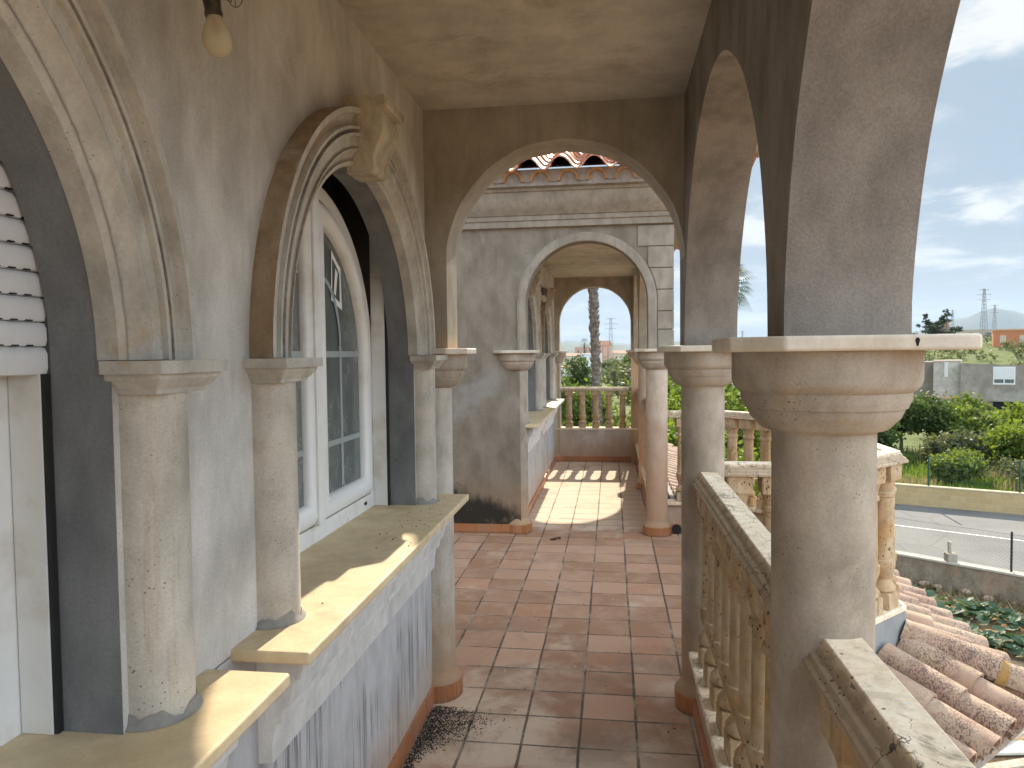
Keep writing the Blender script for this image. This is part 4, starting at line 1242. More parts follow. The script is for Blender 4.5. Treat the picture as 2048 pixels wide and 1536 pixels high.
def tree(name, label, x, y, h, w, kind, clumps=120, per=26, size=.09, trunk=None, group=None, blobs=None, low=.12, cat='tree', zb=None):
    z = tz(x, y) if zb is None else zb
    t = thing(name, label, cat, (x, y, z), group)
    rs = random.Random(int(x * 131 + y * 17))
    if blobs is None:
        blobs = []
        for k in range(7):
            a = rs.random() * 2 * PI; rr = w * .5 * rs.uniform(.15, .55)
            zz = z + h * rs.uniform(low + .25, .80)
            blobs.append(((x + rr * math.cos(a), y + rr * math.sin(a), zz), (w * rs.uniform(.22, .34), w * rs.uniform(.22, .34), h * rs.uniform(.18, .27))))
    leaves_mesh('crown', [b[0] for b in blobs], [b[1] for b in blobs], clumps, per, size, LM[kind], t)
    tb = MB(); tr = trunk or h * .035
    top = Vector((x + rs.uniform(-.1, .1) * w, y, z + h * .55))
    tb.tube([(x, y, z - .1), (x + rs.uniform(-.05, .05), y, z + h * .2), ((x + top.x) / 2, y, z + h * .38), tuple(top)], [tr, tr * .8, tr * .6, tr * .35], 8)
    for c, r in blobs:
        st = Vector((x, y, z + h * rs.uniform(.18, .4))); md = (st + Vector(c)) / 2 + Vector((0, 0, -.05 * h))
        tb.tube([tuple(st), tuple(md), c], [tr * .5, tr * .33, tr * .12], 5)
    tb.build('trunk', MAT['bark'], t, smooth=60)
    return t

# ---- trees seen through the last arch
tree('citrus_tree', 'bright yellow-green leafy tree right behind the end balustrade', -.6, 17.2, 3.6, 4.2, 'citrus', 330, 34, .085)
tree('citrus_tree', 'bright leafy tree behind the end balustrade, right of the palm trunk', 1.7, 19.5, 3.9, 4.4, 'citrus', 300, 34, .09)
tree('citrus_tree', 'yellow-green tree at the far left behind the end balustrade', -3.1, 20.5, 3.9, 4.0, 'citrus', 260, 32, .09)
tree('dark_tree', 'dark green upright tree at the left edge of the end arch', -3.2, 30, 5.2, 3.2, 'carob', 220, 30, .10)
tree('dark_tree', 'dark green tree low behind the balusters of the last arch', .1, 24, 3.3, 3.6, 'carob', 220, 30, .10)
tree('green_tree', 'mid green round tree below the white far house', -1.6, 42, 3.9, 5, 'scrub', 220, 28, .14)
tree('green_tree', 'rounded green tree right of the palm trunk, before the dark far trees', 3.3, 46, 4.1, 5, 'scrub', 220, 28, .14)
tree('olive_tree', 'grey-green olive tree right of the palm trunk in the last arch', 3.4, 60, 4.6, 8, 'olive', 200, 26, .18)
tree('far_tree', 'dark far tree left of the white far house', -3.9, 88, 5.0, 4.2, 'carob', 150, 24, .17)
tree('far_tree', 'tall dark far tree right of the palm trunk under the pylon', 2.6, 84, 5.5, 3.6, 'carob', 150, 24, .17)
tree('far_tree', 'dark far tree at the right jamb of the last arch', 5.0, 80, 5.0, 4.0, 'carob', 150, 24, .17)
tree('far_tree', 'small olive coloured far tree before the pink town', -.2, 150, 4.2, 6, 'olive', 120, 20, .25)
# ---- foliage seen between the columns on the right
tree('citrus_tree', 'bright green tree in the gap left of the second column', 3.1, 24, 5.3, 4.6, 'citrus', 300, 34, .10)
tree('garden_tree', 'dense green tree beside the white house, above the far balusters', 6.4, 36, 4.5, 4.4, 'scrub', 280, 32, .11)
tree('garden_tree', 'sunny green tree behind the far balusters beside the huge column', 7.6, 33.5, 2.9, 3.6, 'citrus', 220, 30, .10)
tree('garden_tree', 'low dark shrub tree behind the warning sign', 5.0, 31, 2.8, 3.6, 'carob', 200, 30, .10)
# ---- trees of the plot across the road
G2 = 'trees of the plot across the road'
tree('carob_tree', 'dark tree with bare forked trunk left below the ruined house', 15.2, 41, 3.0, 4.4, 'carob', 300, 34, .11, .11, G2, low=.32)
tree('shrub_tree', 'bright green bushy tree right of the dark forked tree', 18.4, 40.0, 2.5, 4.2, 'scrub', 300, 34, .11, None, G2)
tree('shrub_tree', 'dull olive bush in the middle of the plot across the road', 15.6, 35.2, 1.8, 3.4, 'olive', 240, 30, .10, None, G2)
tree('shrub_tree', 'large sunny green tree at the right edge behind the green fence', 17.6, 33.4, 2.2, 4.0, 'citrus', 340, 34, .10, None, G2)
tree('shrub_tree', 'yellow-green tree at the right edge in front of the ruined house', 21.2, 40.5, 2.8, 4.4, 'citrus', 260, 32, .11, None, G2)
tree('shrub_tree', 'small green tree touching the garage opening of the ruined house', 20.6, 46.5, 2.5, 3.6, 'scrub', 240, 30, .12, None, G2)
tree('shrub_tree', 'low bush just behind the green fence at its left post', 13.6, 30.9, 1.3, 2.4, 'scrub', 200, 28, .08, None, G2)
tree('shrub_tree', 'thin reddish grey bush by the right fence post', 15.7, 29.6, 1.7, 2.2, 'olive', 150, 26, .07, None, G2)
tree('carob_tree', 'dark bush at the left edge of the plot by the huge column', 12.6, 38, 2.2, 3.2, 'carob', 220, 30, .10, None, G2)

# meadow grass of the plot: uncountable
def grass(name, n, region, hgt, mat):
    xs, ys = [], []
    while len(xs) < n:
        p = region(); xs.append(p[0]); ys.append(p[1])
    xs = np.array(xs); ys = np.array(ys); zs = terrain(xs, ys)
    N_ = len(xs); a = rng.random(N_) * PI; hh = hgt * (.5 + .8 * rng.random(N_)); wd = .03 + .03 * rng.random(N_)
    lean = rng.normal(size=(N_, 2)) * .10
    dx = np.cos(a) * wd; dy = np.sin(a) * wd
    v = np.stack([np.stack([xs - dx, ys - dy, zs], 1), np.stack([xs + dx, ys + dy, zs], 1), np.stack([xs + lean[:, 0], ys + lean[:, 1], zs + hh], 1)], 1).reshape(-1, 3)
    me = bpy.data.meshes.new(name); me.vertices.add(len(v)); me.vertices.foreach_set('co', v.ravel())
    me.loops.add(len(v)); me.loops.foreach_set('vertex_index', np.arange(len(v)))
    me.polygons.add(N_); me.polygons.foreach_set('loop_start', np.arange(0, len(v), 3)); me.polygons.foreach_set('loop_total', np.full(N_, 3))
    me.update(calc_edges=True); me.materials.append(mat)
    o = bpy.data.objects.new(name, me); COL.objects.link(o); o['kind'] = 'stuff'; return o
fd = (FW1 - FW0).normalized(); fn = Vector((-fd.y, fd.x)); fn = fn if fn.y > 0 else -fn
def meadow():
    while True:
        p = FW0 + fd * rng.uniform(-8, 16) + fn * (.3 + 13 * rng.random() ** 1.3)
        return p
grass('grass', 34000, meadow, .40, LM['grass'])
LM['dry'] = leaf_mat('dry_grass_blades', (.22, .19, .10), (.36, .31, .18), .4, (1.2, 1.1, .8))
def dry_patch():
    while True:
        p = meadow()
        if math.sin(p[0] * 1.3) + math.sin(p[1] * 1.7 + p[0] * .6) > .5: return p
grass('dry_grass', 13000, dry_patch, .52, LM['dry'])
def verge():
    p = NW0 + nd_ * rng.uniform(-10, 12) - nn_ * abs(rng.normal() * .5); return p
nd_ = (NW1 - NW0).normalized(); nn_ = Vector((-nd_.y, nd_.x)); nn_ = nn_ if nn_.y > 0 else -nn_
grass('dry_weeds', 1500, verge, .20, LM['dry'])
def slope_scrub_pts():
    a = R(rng.uniform(17, 31)); d_ = rng.uniform(66, 215)
    return (d_ * math.sin(a), d_ * math.cos(a))
pts = [slope_scrub_pts() for _ in range(170)]
so = bpy.data.objects.new('scrub', bpy.data.meshes.new('scrub_anchor'))
leaves_obj = leaves_mesh('scrub', [(x, y, tz(x, y) + .45) for x, y in pts], [(rng.uniform(.8, 2.0), rng.uniform(.8, 2.0), rng.uniform(.5, 1.0)) for _ in pts], 1500, 14, .22, LM['olive'], None)
leaves_obj['kind'] = 'stuff'
bpy.data.objects.remove(so)

# ---- palms
def palm_trunk(mb, x, y, z0, z1, r, lean=(0, 0)):
    rows = []; n = 18; k = 0; z = z0
    rs = random.Random(3)
    while z < z1:
        f = (z - z0) / (z1 - z0); cx_ = x + lean[0] * f; cy_ = y + lean[1] * f
        for dr, dz in ((.0, 0), (.14, .10), (.10, .15)):
            rows.append([(cx_ + r * (1 + dr + rs.uniform(-.05, .07)) * math.cos(2 * PI * j / n + k * .3), cy_ + r * (1 + dr + rs.uniform(-.05, .07)) * math.sin(2 * PI * j / n + k * .3), z + dz + rs.uniform(-.03, .03)) for j in range(n)])
        z += .19; k += 1
    mb.grid(rows, closed_u=True)
def palm(label, x, y, top, r, lean=(0, 0), nf=34, fl=1.9):
    z0 = tz(x, y)
    t = thing('palm_tree', label, 'palm', (x, y, z0))
    mb = MB(); palm_trunk(mb, x, y, z0, top, r, lean)
    m = MAT['palmbark']
    sb = mb        # old leaf-base stubs belong to the trunk surface
    rs = random.Random(5)
    for k in range(int((top - z0) * 34)):
        z = rs.uniform(z0 + .3, top); f = (z - z0) / (top - z0); a = rs.random() * 2 * PI
        cx_, cy_ = x + lean[0] * f, y + lean[1] * f
        c, s_ = math.cos(a), math.sin(a); rr = r * 1.02
        sb.tube([(cx_ + rr * c, cy_ + rr * s_, z), (cx_ + (rr + .05) * c, cy_ + (rr + .05) * s_, z + .07), (cx_ + (rr + .075) * c, cy_ + (rr + .075) * s_, z + .15)], [.035, .022, .006], 4, cap=False)
    sb.build('trunk', m, t, weld=False)
    fb = MB(); cx_, cy_ = x + lean[0], y + lean[1]
    for k in range(nf):
        a = k * 2.39996; el = 80 - 130 * (k / nf) ** 1.0
        e = R(el); L = fl * rs.uniform(.85, 1.1)
        # petiole then a fan of drooping leaflets
        dirv = Vector((math.cos(a) * math.cos(e), math.sin(a) * math.cos(e), math.sin(e)))
        p0 = Vector((cx_, cy_, top)); p1 = p0 + dirv * L * .5
        fb.tube([tuple(p0), tuple(p1)], [.03, .015], 4, cap=False)
        sd_ = dirv.cross(Vector((0, 0, 1))).normalized(); up_ = sd_.cross(dirv)
        for j in range(17):
            b = R(-80 + 10 * j)
            dl = (dirv * math.cos(b) + sd_ * math.sin(b)); ll = L * .55 * (.75 + .25 * math.cos(b))
            m1 = p1 + dl * ll * .6 + up_ * .02; m2 = p1 + dl * ll + Vector((0, 0, -.18 * ll - .10))
            wv = dl.cross(up_).normalized() * .022
            i = len(fb.v); fb.v += [tuple(p1), tuple(m1 - wv), tuple(m1 + wv), tuple(m2)]
            fb.f += [(i, i + 1, i + 2), (i + 1, i + 3, i + 2)]
    fb.build('crown', LM['palm'], t, weld=False)
    return t
MAT['palmbark'] = stone('palm_bark', (.10, .078, .06), (.215, .175, .14), s1=5, fine=30, fine_amt=.3, bump=.8, bump_d=.02)
palm('tall palm trunk standing in the middle of the last arch', -.50, 29.5, 6.6, .155, (-.28, 0))
palm('palm with a shaggy green crown in the narrow gap between the right columns', 5.80, 39.0, 5.05, .21, (0, 0), 46, 1.65)
palm('small far palm sticking out of the pink roofs', -12, 330, 5.5, .3, (0, 0), 20, 3.0)

# ---- garden wall with chain-link fence along the road
def rubble_mat():
    m = stone('rubble_wall', (.23, .18, .13), (.36, .30, .23), s1=1.4, fine=30, fine_amt=.2, bump=.8, bump_d=.03, patch=(.42, .26, .17), patch_amt=.6, patch_scale=1.5, streak=(.17, .14, .11), streak_amt=.5)
    return m
nd = (NW1 - NW0).normalized(); nn = Vector((-nd.y, nd.x)); nn = nn if nn.y > 0 else -nn
gw = thing('garden_wall', 'low rendered rubble wall between the squash bed and the road', 'garden wall', (*NW0, GZ))
def band(mb, a, b, n, t0, t1, z0, z1):
    c = [a + n * t0, b + n * t0, b + n * t1, a + n * t1]
    mb.prism([(v.x, v.y) for v in c], z0, z1)
A_, B_ = NW0 - nd * 12, NW0 + nd * 14
mb = MB(); band(mb, A_, B_, nn, 0, .25, GZ - .3, -3.16); mb.build('wall', rubble_mat(), gw)
mb = MB(); band(mb, A_, B_, nn, -.03, .28, -3.16, -3.11); mb.build('coping', simple('pale_coping', (.50, .46, .40), .9, noise_amt=.15, nscale=4, bump=.4), gw, bevel=.01)
PR = stone('pinkish_rubble', (.34, .22, .16), (.50, .38, .30), s1=5, fine=40, bump=.5)
for k in range(60):
    p = A_ + nd * (k * .43 + random.uniform(-.1, .1)) - nn * random.uniform(.0, .12)
    r = random.uniform(.05, .11); z = GZ + random.uniform(.02, .12)
    rows = [[(p.x + r * 1.6 * math.sin(PI * i / 5 + .01) * math.cos(2 * PI * j / 8) * random.uniform(.85, 1.1), p.y + r * math.sin(PI * i / 5 + .01) * math.sin(2 * PI * j / 8), z + r * .8 * math.cos(PI * i / 5)) for j in range(8)] for i in range(6)]
    MB().grid(rows, closed_u=True).build('foot_stone', PR, gw, smooth=60, weld=False)
cf_ = thing('chain_link_fence', 'dark wire fence with black posts on top of the garden wall', 'fence', (*NW0, -3.11))
fm_ = simple('dark_fence_post', (.03, .035, .035), .5)
for s_ in (-9, -6.1, -3.2, 2.18, 5.2, 8.2):
    p = NW0 + nd * s_ + nn * .12
    MB().tube([(p.x, p.y, -3.12), (p.x, p.y, -2.24)], .024, 8).build('post', fm_, cf_, smooth=60)
p = NW0 - nd * .35 + nn * .12
MB().tube([(p.x - .16, p.y + .12, -2.72), (p.x + .05, p.y - .04, -3.10)], .022, 8).build('stay', fm_, cf_, smooth=60)
mb = MB(); q0 = NW0 - nd * 6 + nn * .12
Lf = 14.0; s_ = 0.0; H_ = .80
while s_ < Lf:
    for sg in (1, -1):
        a0 = q0 + nd * s_; a1 = q0 + nd * (s_ + sg * H_)
        mb.tube([(a0.x, a0.y, -3.10), (a1.x, a1.y, -2.30)], .0022, 3, cap=False)
    s_ += .075
for z in (-3.08, -2.30):
    a0 = q0; a1 = q0 + nd * Lf; mb.tube([(a0.x, a0.y, z), (a1.x, a1.y, z)], .004, 4, cap=False)
mb.build('wire_mesh', simple('galvanised_wire', (.30, .31, .31), .45, metal=.6), cf_, weld=False)
sp = NW0 + nd * 1.02 + nn * .12
st = thing('concrete_stub', 'small concrete block with a rod standing on the garden wall', 'post', (sp.x, sp.y, -3.11))
MB().box(sp.x - .11, sp.x + .11, sp.y - .11, sp.y + .11, -3.112, -2.92).build('block', simple('old_concrete', (.36, .32, .26), .9, noise_amt=.2, nscale=12, bump=.5), st, bevel=.02)
MB().tube([(sp.x - .02, sp.y, -2.92), (sp.x - .03, sp.y, -2.66)], .042, 10).build('rod', simple('mortar_rod', (.42, .37, .30), .9, noise_amt=.2, nscale=20, bump=.4), st, smooth=60)

# ---- block wall and green mesh fence beyond the road
def block_mat():
    m, t, b = base_mat('yellow_concrete_blocks')
    p = t.pos(); x, y, z = t.xyz(p)
    s = t.m('ADD', t.m('MULTIPLY', x, fd.x), t.m('MULTIPLY', y, fd.y))
    row = t.m('DIVIDE', t.m('SUBTRACT', z, GZ - .14), .20); rf_ = t.m('FLOOR', row)
    u = t.m('ADD', t.m('DIVIDE', s, .40), t.m('MULTIPLY', t.m('MODULO', rf_, 2.0), .5))
    fu, fv = t.m('FRACT', u), t.m('FRACT', row)
    g = t.m('MAXIMUM', t.m('GREATER_THAN', t.m('ABSOLUTE', t.m('SUBTRACT', fu, .5)), .482), t.m('GREATER_THAN', t.m('ABSOLUTE', t.m('SUBTRACT', fv, .5)), .465))
    wn = t.white(t.comb(t.m('FLOOR', u), rf_, 0.0))
    n = t.noise(p, 8, 5, .65)
    c = t.mix(wn, (.50, .355, .165), (.58, .43, .22))
    c = t.mix(t.m('MULTIPLY', t.ss(n, .4, .7), .4), c, (.40, .31, .18))
    c = t.mix(t.m('MULTIPLY', g, .55), c, (.60, .52, .36))
    t.put(b.inputs['Base Color'], c); b.inputs['Roughness'].default_value = .9
    t.put(b.inputs['Normal'], t.bump(t.m('SUBTRACT', n, g), .5, .01)); return m
bw = thing('block_wall', 'long low yellowish concrete block wall along the far side of the road', 'wall', (*FW0, GZ))
A_, B_ = FW0 - fd * 28, FW0 + fd * 30
mb = MB(); band(mb, A_, B_, fn, 0, .2, GZ - .2, -3.12); mb.build('wall', block_mat(), bw)
mb = MB(); band(mb, A_, B_, fn, -.02, .22, -3.12, -3.07); mb.build('coping', simple('sandy_coping', (.58, .48, .31), .9, noise_amt=.12, nscale=5), bw, bevel=.01)
gf = thing('mesh_fence', 'green welded mesh fence on top of the yellow block wall', 'fence', (*FW0, -3.07))
gm = simple('green_fence_paint', (.015, .075, .055), .45)
q0 = FW0 + fn * .1
for k in range(-9, 9):
    p = q0 + fd * (1.05 + 2.62 * k)
    MB().tube([(p.x, p.y, -3.08), (p.x, p.y, -2.02)], .032, 8).build('post', gm, gf, smooth=60)
mb = MB(); s_ = -22.0
while s_ < 24:
    p = q0 + fd * s_; mb.tube([(p.x, p.y, -3.04), (p.x, p.y, -2.05)], .0028, 3, cap=False); s_ += .10
for z in (-3.03, -2.83, -2.63, -2.43, -2.23, -2.06):
    a0, a1 = q0 - fd * 22, q0 + fd * 24; mb.tube([(a0.x, a0.y, z), (a1.x, a1.y, z)], .0035, 3, cap=False)
mb.build('wire_mesh', gm, gf, weld=False)

# ---- squash bed
def squash(x, y, label):
    t = thing('squash_plant', label, 'squash plant', (x, y, GZ), 'squash plants in the garden bed')
    rs = random.Random(int(x * 1000 + y * 77)); mb = MB()
    for k in range(40):
        a = rs.random() * 2 * PI; rr = .52 * rs.random() ** .6; h_ = rs.uniform(.08, .30)
        c = Vector((x + rr * math.cos(a), y + rr * math.sin(a), GZ + h_)); s_ = rs.uniform(.07, .13)
        tilt = Vector((rs.gauss(0, .35), rs.gauss(0, .35), 1)).normalized()
        u = tilt.cross(Vector((1, 0, 0))).normalized(); v_ = tilt.cross(u)
        i = len(mb.v); mb.v.append(tuple(c - tilt * s_ * .25)); n = 9
        for j in range(n):
            b = 2 * PI * j / n; q = s_ * (1 + .18 * math.cos(b * 5) - (.5 if j == 0 else 0))
            mb.v.append(tuple(c + (u * math.cos(b) + v_ * math.sin(b)) * q + tilt * rs.uniform(-.015, .015)))
        for j in range(n): mb.f.append((i, i + 1 + j, i + 1 + (j + 1) % n))
    mb.build('leaves', LM['squash'], t, weld=False, smooth=60)
    sb = MB()
    for k in range(8):
        a = rs.random() * 2 * PI
        sb.tube([(x, y, GZ), (x + .25 * math.cos(a), y + .25 * math.sin(a), GZ + .14)], [.014, .008], 5, cap=False)
    sb.build('stems', LM['squash'], t, weld=False)
rows_ = [((6.55, 16.9), nd, 11, 'back row of squash plants along the foot of the garden wall'), ((6.55, 15.15), nd, 8, 'middle row of squash plants in the bed'), ((6.1, 13.3), nd, 6, 'front row of squash plants nearest the tile roof')]
for (x, y), d_, n, lab in rows_:
    for k in range(n):
        p = Vector((x, y)) - nn * .35 + d_ * (k * .72 - .6) + Vector((random.uniform(-.12, .12), random.uniform(-.12, .12)))
        squash(p.x, p.y, lab)

# ---- planks lying below the roof
wood = stone('weathered_board', (.30, .24, .18), (.48, .42, .34), s1=3, fine=80, fine_amt=.15, bump=.4)
for k, (x, y, a, L, w_, lab) in enumerate([(5.2, 10.2, 20, 2.2, .16, 'brown weathered plank on the bare soil, lowest at the right edge'), (5.15, 10.55, 8, 1.9, .3, 'pale wide board on the bare soil by the roof edge'), (5.6, 10.9, 40, 1.6, .10, 'narrow grey plank lying behind the pale board')]):
    d_ = Vector((math.cos(R(a)), math.sin(R(a)))); n_ = Vector((-d_.y, d_.x)); c = Vector((x, y))
    mb = MB(); mb.prism([(v.x, v.y) for v in (c - d_ * L / 2 - n_ * w_ / 2, c + d_ * L / 2 - n_ * w_ / 2, c + d_ * L / 2 + n_ * w_ / 2, c - d_ * L / 2 + n_ * w_ / 2)], GZ + .01 + .03 * k, GZ + .05 + .03 * k)
    o = mb.build('plank', wood if k != 1 else simple('pale_board', (.55, .52, .46), .8, noise_amt=.15, nscale=8), None, bevel=.006)
    tag(o, lab, 'plank', 'boards lying on the soil')

# ---- buildings
def ang_house(root, x, y, rot, mbuild):
    pass
def rot_box(mb, o, ax, ay, x0, x1, y0, y1, z0, z1):
    c = [o + ax * x0 + ay * y0, o + ax * x1 + ay * y0, o + ax * x1 + ay * y1, o + ax * x0 + ay * y1]
    mb.prism([(v.x, v.y) for v in c], z0, z1); return mb
render_grey = stone('bare_cement_render', (.25, .215, .18), (.36, .32, .275), s1=.5, fine=12, fine_amt=.12, bump=.3, patch=(.45, .42, .37), patch_amt=.6, patch_scale=.5, streak=(.19, .16, .13), streak_amt=.4)
rough_pale = stone('pale_rough_render', (.38, .35, .30), (.52, .48, .42), s1=.6, fine=10, fine_amt=.15, bump=.5, patch=(.28, .25, .21), patch_amt=.7, patch_scale=.9)
rh = thing('ruined_house', 'half finished grey cement house with white shuttered window across the road', 'house', (26, 57, GZ))
dv = Vector((25.3, 57.4)); ax = Vector((.905, -.425)).normalized(); ay = Vector((-ax.y, ax.x))
mb = MB()
zt0, zt1 = .62, .38
o_ = dv
front = [o_ + ax * 0, o_ + ax * 5.6]; back = [o_ + ax * 5.6 + ay * 6, o_ + ay * 6]
mb.ngon([(*front[0], GZ), (*front[1], GZ), (*front[1], zt1), (*front[0], zt0)])
mb.ngon([(*front[1], GZ), (*back[0], GZ), (*back[0], zt1 - .3), (*front[1], zt1)])
mb.ngon([(*front[0], zt0), (*front[1], zt1), (*back[0], zt1 - .3), (*back[1], zt0 - .3)])
mb.ngon([(*back[1], GZ), (*front[0], GZ), (*front[0], zt0), (*back[1], zt0 - .3)])
mb.build('wall', render_grey, rh)
mb = MB(); rot_box(mb, o_, ax, ay, -.02, 5.62, -.16, .002, -2.12, -2.0); mb.build('floor_band', render_grey, rh)
mb = MB(); rot_box(mb, o_, ax, ay, -1.75, -.004, .4, 3.0, GZ, .72); mb.build('tower', rough_pale, rh)
mb = MB(); rot_box(mb, o_, ax, ay, -1.80, .02, .35, 3.05, .72, .82); mb.build('parapet', simple('tiled_parapet', (.52, .42, .33), .9, noise_amt=.2, nscale=4), rh)
mb = MB(); rot_box(mb, o_, ax, ay, -4.6, -1.752, 2.2, 5.2, GZ, .68); mb.build('side_wing', render_grey, rh)
mb = MB(); rot_box(mb, o_, ax, ay, -2.2, -.01, -1.3, .39, GZ, -1.95); mb.build('porch', rough_pale, rh)
mb = MB(); rot_box(mb, o_, ax, ay, -2.3, -.005, -1.4, .45, -1.95, -1.84); mb.build('porch_roof', simple('pinkish_tile_edge', (.45, .28, .21), .9, noise_amt=.25, nscale=6), rh)
mb = MB(); rot_box(mb, o_, ax, ay, 1.98, 3.30, -.03, .05, -.92, .36); wn_ = mb.build('window', simple('white_window_surround', (.75, .75, .74), .6), rh)
mb = MB(); rot_box(mb, o_, ax, ay, 2.06, 3.22, -.045, -.028, -.52, .28); mb.build('shutter', MAT['shutter'], wn_)
mb = MB(); rot_box(mb, o_, ax, ay, 2.06, 2.60, -.040, -.028, -.80, -.545); rot_box(mb, o_, ax, ay, 2.68, 3.22, -.040, -.028, -.80, -.545); mb.build('pane', MAT['glass'], wn_)
mb = MB(); rot_box(mb, o_, ax, ay, 2.0, 3.55, -.012, .04, GZ, -2.16); mb.build('garage_opening', MAT['hole'], rh)
mb = MB(); rot_box(mb, o_, ax, ay, -1.05, -.80, .37, .405, -.4, .7); mb.build('narrow_window', simple('pale_window', (.66, .66, .64), .6), rh)
mb = MB(); rot_box(mb, o_, ax, ay, 5.64, 6.6, -.01, 4, GZ, -.4); mb.build('dark_shed', MAT['hole'], rh)

def simple_house(name, label, cx_, cy_, zb, wd, dp, ht, wall, roof=None, rot=0, wins=(2, 1), group=None, kind='flat', win_mat=None):
    t = thing(name, label, 'house', (cx_, cy_, zb), group)
    ax = Vector((math.cos(R(rot)), math.sin(R(rot)))); ay = Vector((-ax.y, ax.x)); o = Vector((cx_, cy_)) - ax * wd / 2
    mb = MB(); rot_box(mb, o, ax, ay, 0, wd, 0, dp, zb - .5, zb + ht); mb.build('wall', wall, t)
    rm = roof or wall
    mb = MB()
    if kind == 'gable':
        e = .3; zt = zb + ht
        c = [o + ax * -e + ay * -e, o + ax * (wd + e) + ay * -e, o + ax * (wd + e) + ay * (dp + e), o + ax * -e + ay * (dp + e)]
        r0, r1 = o + ax * -e + ay * dp / 2, o + ax * (wd + e) + ay * dp / 2; rh_ = ht * .28
        mb.ngon([(*c[0], zt), (*c[1], zt), (*r1, zt + rh_), (*r0, zt + rh_)]); mb.ngon([(*c[2], zt), (*c[3], zt), (*r0, zt + rh_), (*r1, zt + rh_)])
        mb.ngon([(*c[1], zt), (*c[2], zt), (*r1, zt + rh_)]); mb.ngon([(*c[3], zt), (*c[0], zt), (*r0, zt + rh_)])
        mb.ngon([(*q, zt) for q in c], True)
    else:
        rot_box(mb, o, ax, ay, -.08, wd + .08, -.08, dp + .08, zb + ht, zb + ht + .3)
    mb.build('roof', rm, t)
    nc, nr = wins
    for i in range(nc):
        for j in range(nr):
            u = wd * (i + .5) / nc; z0 = zb + ht * (j + .35) / nr
            mb = MB(); rot_box(mb, o, ax, ay, u - .45, u + .45, -.04, .02, z0, z0 + min(1.3, ht / nr * .45)); mb.build('window', win_mat or MAT['glass'], t)
    return t
white_w = simple('white_wall', (.66, .66, .66), .85, noise_amt=.05, nscale=2)
pink_w = simple('pink_wall', (.50, .30, .22), .85, noise_amt=.08, nscale=1)
cream_w = simple('cream_wall', (.56, .47, .36), .85, noise_amt=.08, nscale=1)
orange_w = simple('orange_wall', (.52, .20, .09), .85, noise_amt=.08, nscale=1)
roof_r = simple('red_roof', (.36, .17, .11), .85, noise_amt=.15, nscale=2)
wt = simple_house('white_house', 'two storey white cube house with dark windows left of the palm trunk', -4.9, 170, GZ, 5.2, 7, 4.9, white_w, wins=(2, 2))
simple_house('white_house', 'low white annex with a brown terrace left of the two storey white cube', -10.2, 171, GZ, 5.0, 6, 1.9, white_w, roof_r, wins=(2, 1))
simple_house('white_house', 'white house half hidden behind the tree between the right columns', 8.6, 47, GZ, 4.6, 6, 4.6, white_w, rot=-8, wins=(2, 2))
simple_house('orange_house', 'bright orange house on the slope at the right edge', 70.5, 137.5, tz(70, 137) - .3, 8.5, 7, 3.0, orange_w, rot=-24, wins=(3, 1), win_mat=cream_w)
simple_house('tower_house', 'tiny pink tower on the ridge left of the pylons', 72.5, 173, tz(72, 173) - .2, 2.4, 2.4, 4.2, pink_w, rot=-20, wins=(1, 1))
simple_house('ridge_houses', 'long pale building on the ridge below the pylons', 88, 186, tz(88, 186) - .2, 18, 6, 2.2, cream_w, rot=-24, wins=(5, 1))
TG = 'pale houses of the far town'
town = [(-33, 380, 13, 7.5, pink_w, 'gable', 'tall salmon block at the left jamb of the last arch'), (-24, 360, 14, 4.0, cream_w, 'gable', 'long cream house left in the far town'),
        (-12, 400, 16, 8.2, pink_w, 'flat', 'pink stepped block left of the palm in the far town'), (-15, 340, 15, 4.2, cream_w, 'gable', 'low cream row house before the pink block'),
        (-6, 420, 9, 9.6, pink_w, 'gable', 'narrow tall pink house beside the palm trunk'), (11, 370, 15, 5.0, cream_w, 'gable', 'cream gabled house right of the palm in the far town'),
        (17, 330, 10, 4.2, white_w, 'flat', 'white low house right of the palm in the far town'), (22, 390, 17, 6.0, cream_w, 'gable', 'wide cream house at the right jamb of the last arch'),
        (50, 420, 20, 7, cream_w, 'gable', 'cream house far between the right columns'), (3, 440, 14, 5.2, cream_w, 'gable', 'cream house straight behind the palm trunk')]
for x, y, wd, ht, wm, kd, lab in town:
    simple_house('town_house', lab, x, y, GZ - .3, wd, 9, ht, wm, roof_r if kd == 'gable' else None, rot=random.uniform(-15, 15), wins=(max(2, int(wd / 4)), 1 if ht < 6 else 2), group=TG, kind=kd)

# ---- pylons and poles
steel = simple('galvanised_steel', (.25, .26, .27), .6, metal=.3)
def pylon(label, x, y, h, group='lattice pylons on the horizon'):
    z = tz(x, y) if math.hypot(x, y) < 700 else GZ
    t = thing('pylon', label, 'pylon', (x, y, z), group)
    mb = MB(); b = h * .055; r = h * .0045
    N_ = 7
    for sx in (-1, 1):
        for sy in (-1, 1):
            mb.tube([(x + sx * b, y + sy * b, z), (x + sx * b * .25, y + sy * b * .25, z + h)], r, 4)
    for k in range(N_):
        f0, f1 = k / N_, (k + 1) / N_; w0, w1 = b * (1 - .75 * f0), b * (1 - .75 * f1)
        for sy in (-1, 1):
            mb.tube([(x - w0, y + sy * w0, z + h * f0), (x + w1, y + sy * w1, z + h * f1)], r * .6, 3)
            mb.tube([(x + w0, y + sy * w0, z + h * f0), (x - w1, y + sy * w1, z + h * f1)], r * .6, 3)
    mb.build('lattice', steel, t, weld=False)
    ab = MB()
    for f, l in ((.98, .10), (.88, .14), (.78, .11)):
        ab.tube([(x - h * l, y, z + h * f), (x + h * l, y, z + h * f)], r * .9, 4)
    ab.build('cross_arms', steel, t, weld=False)
    return t
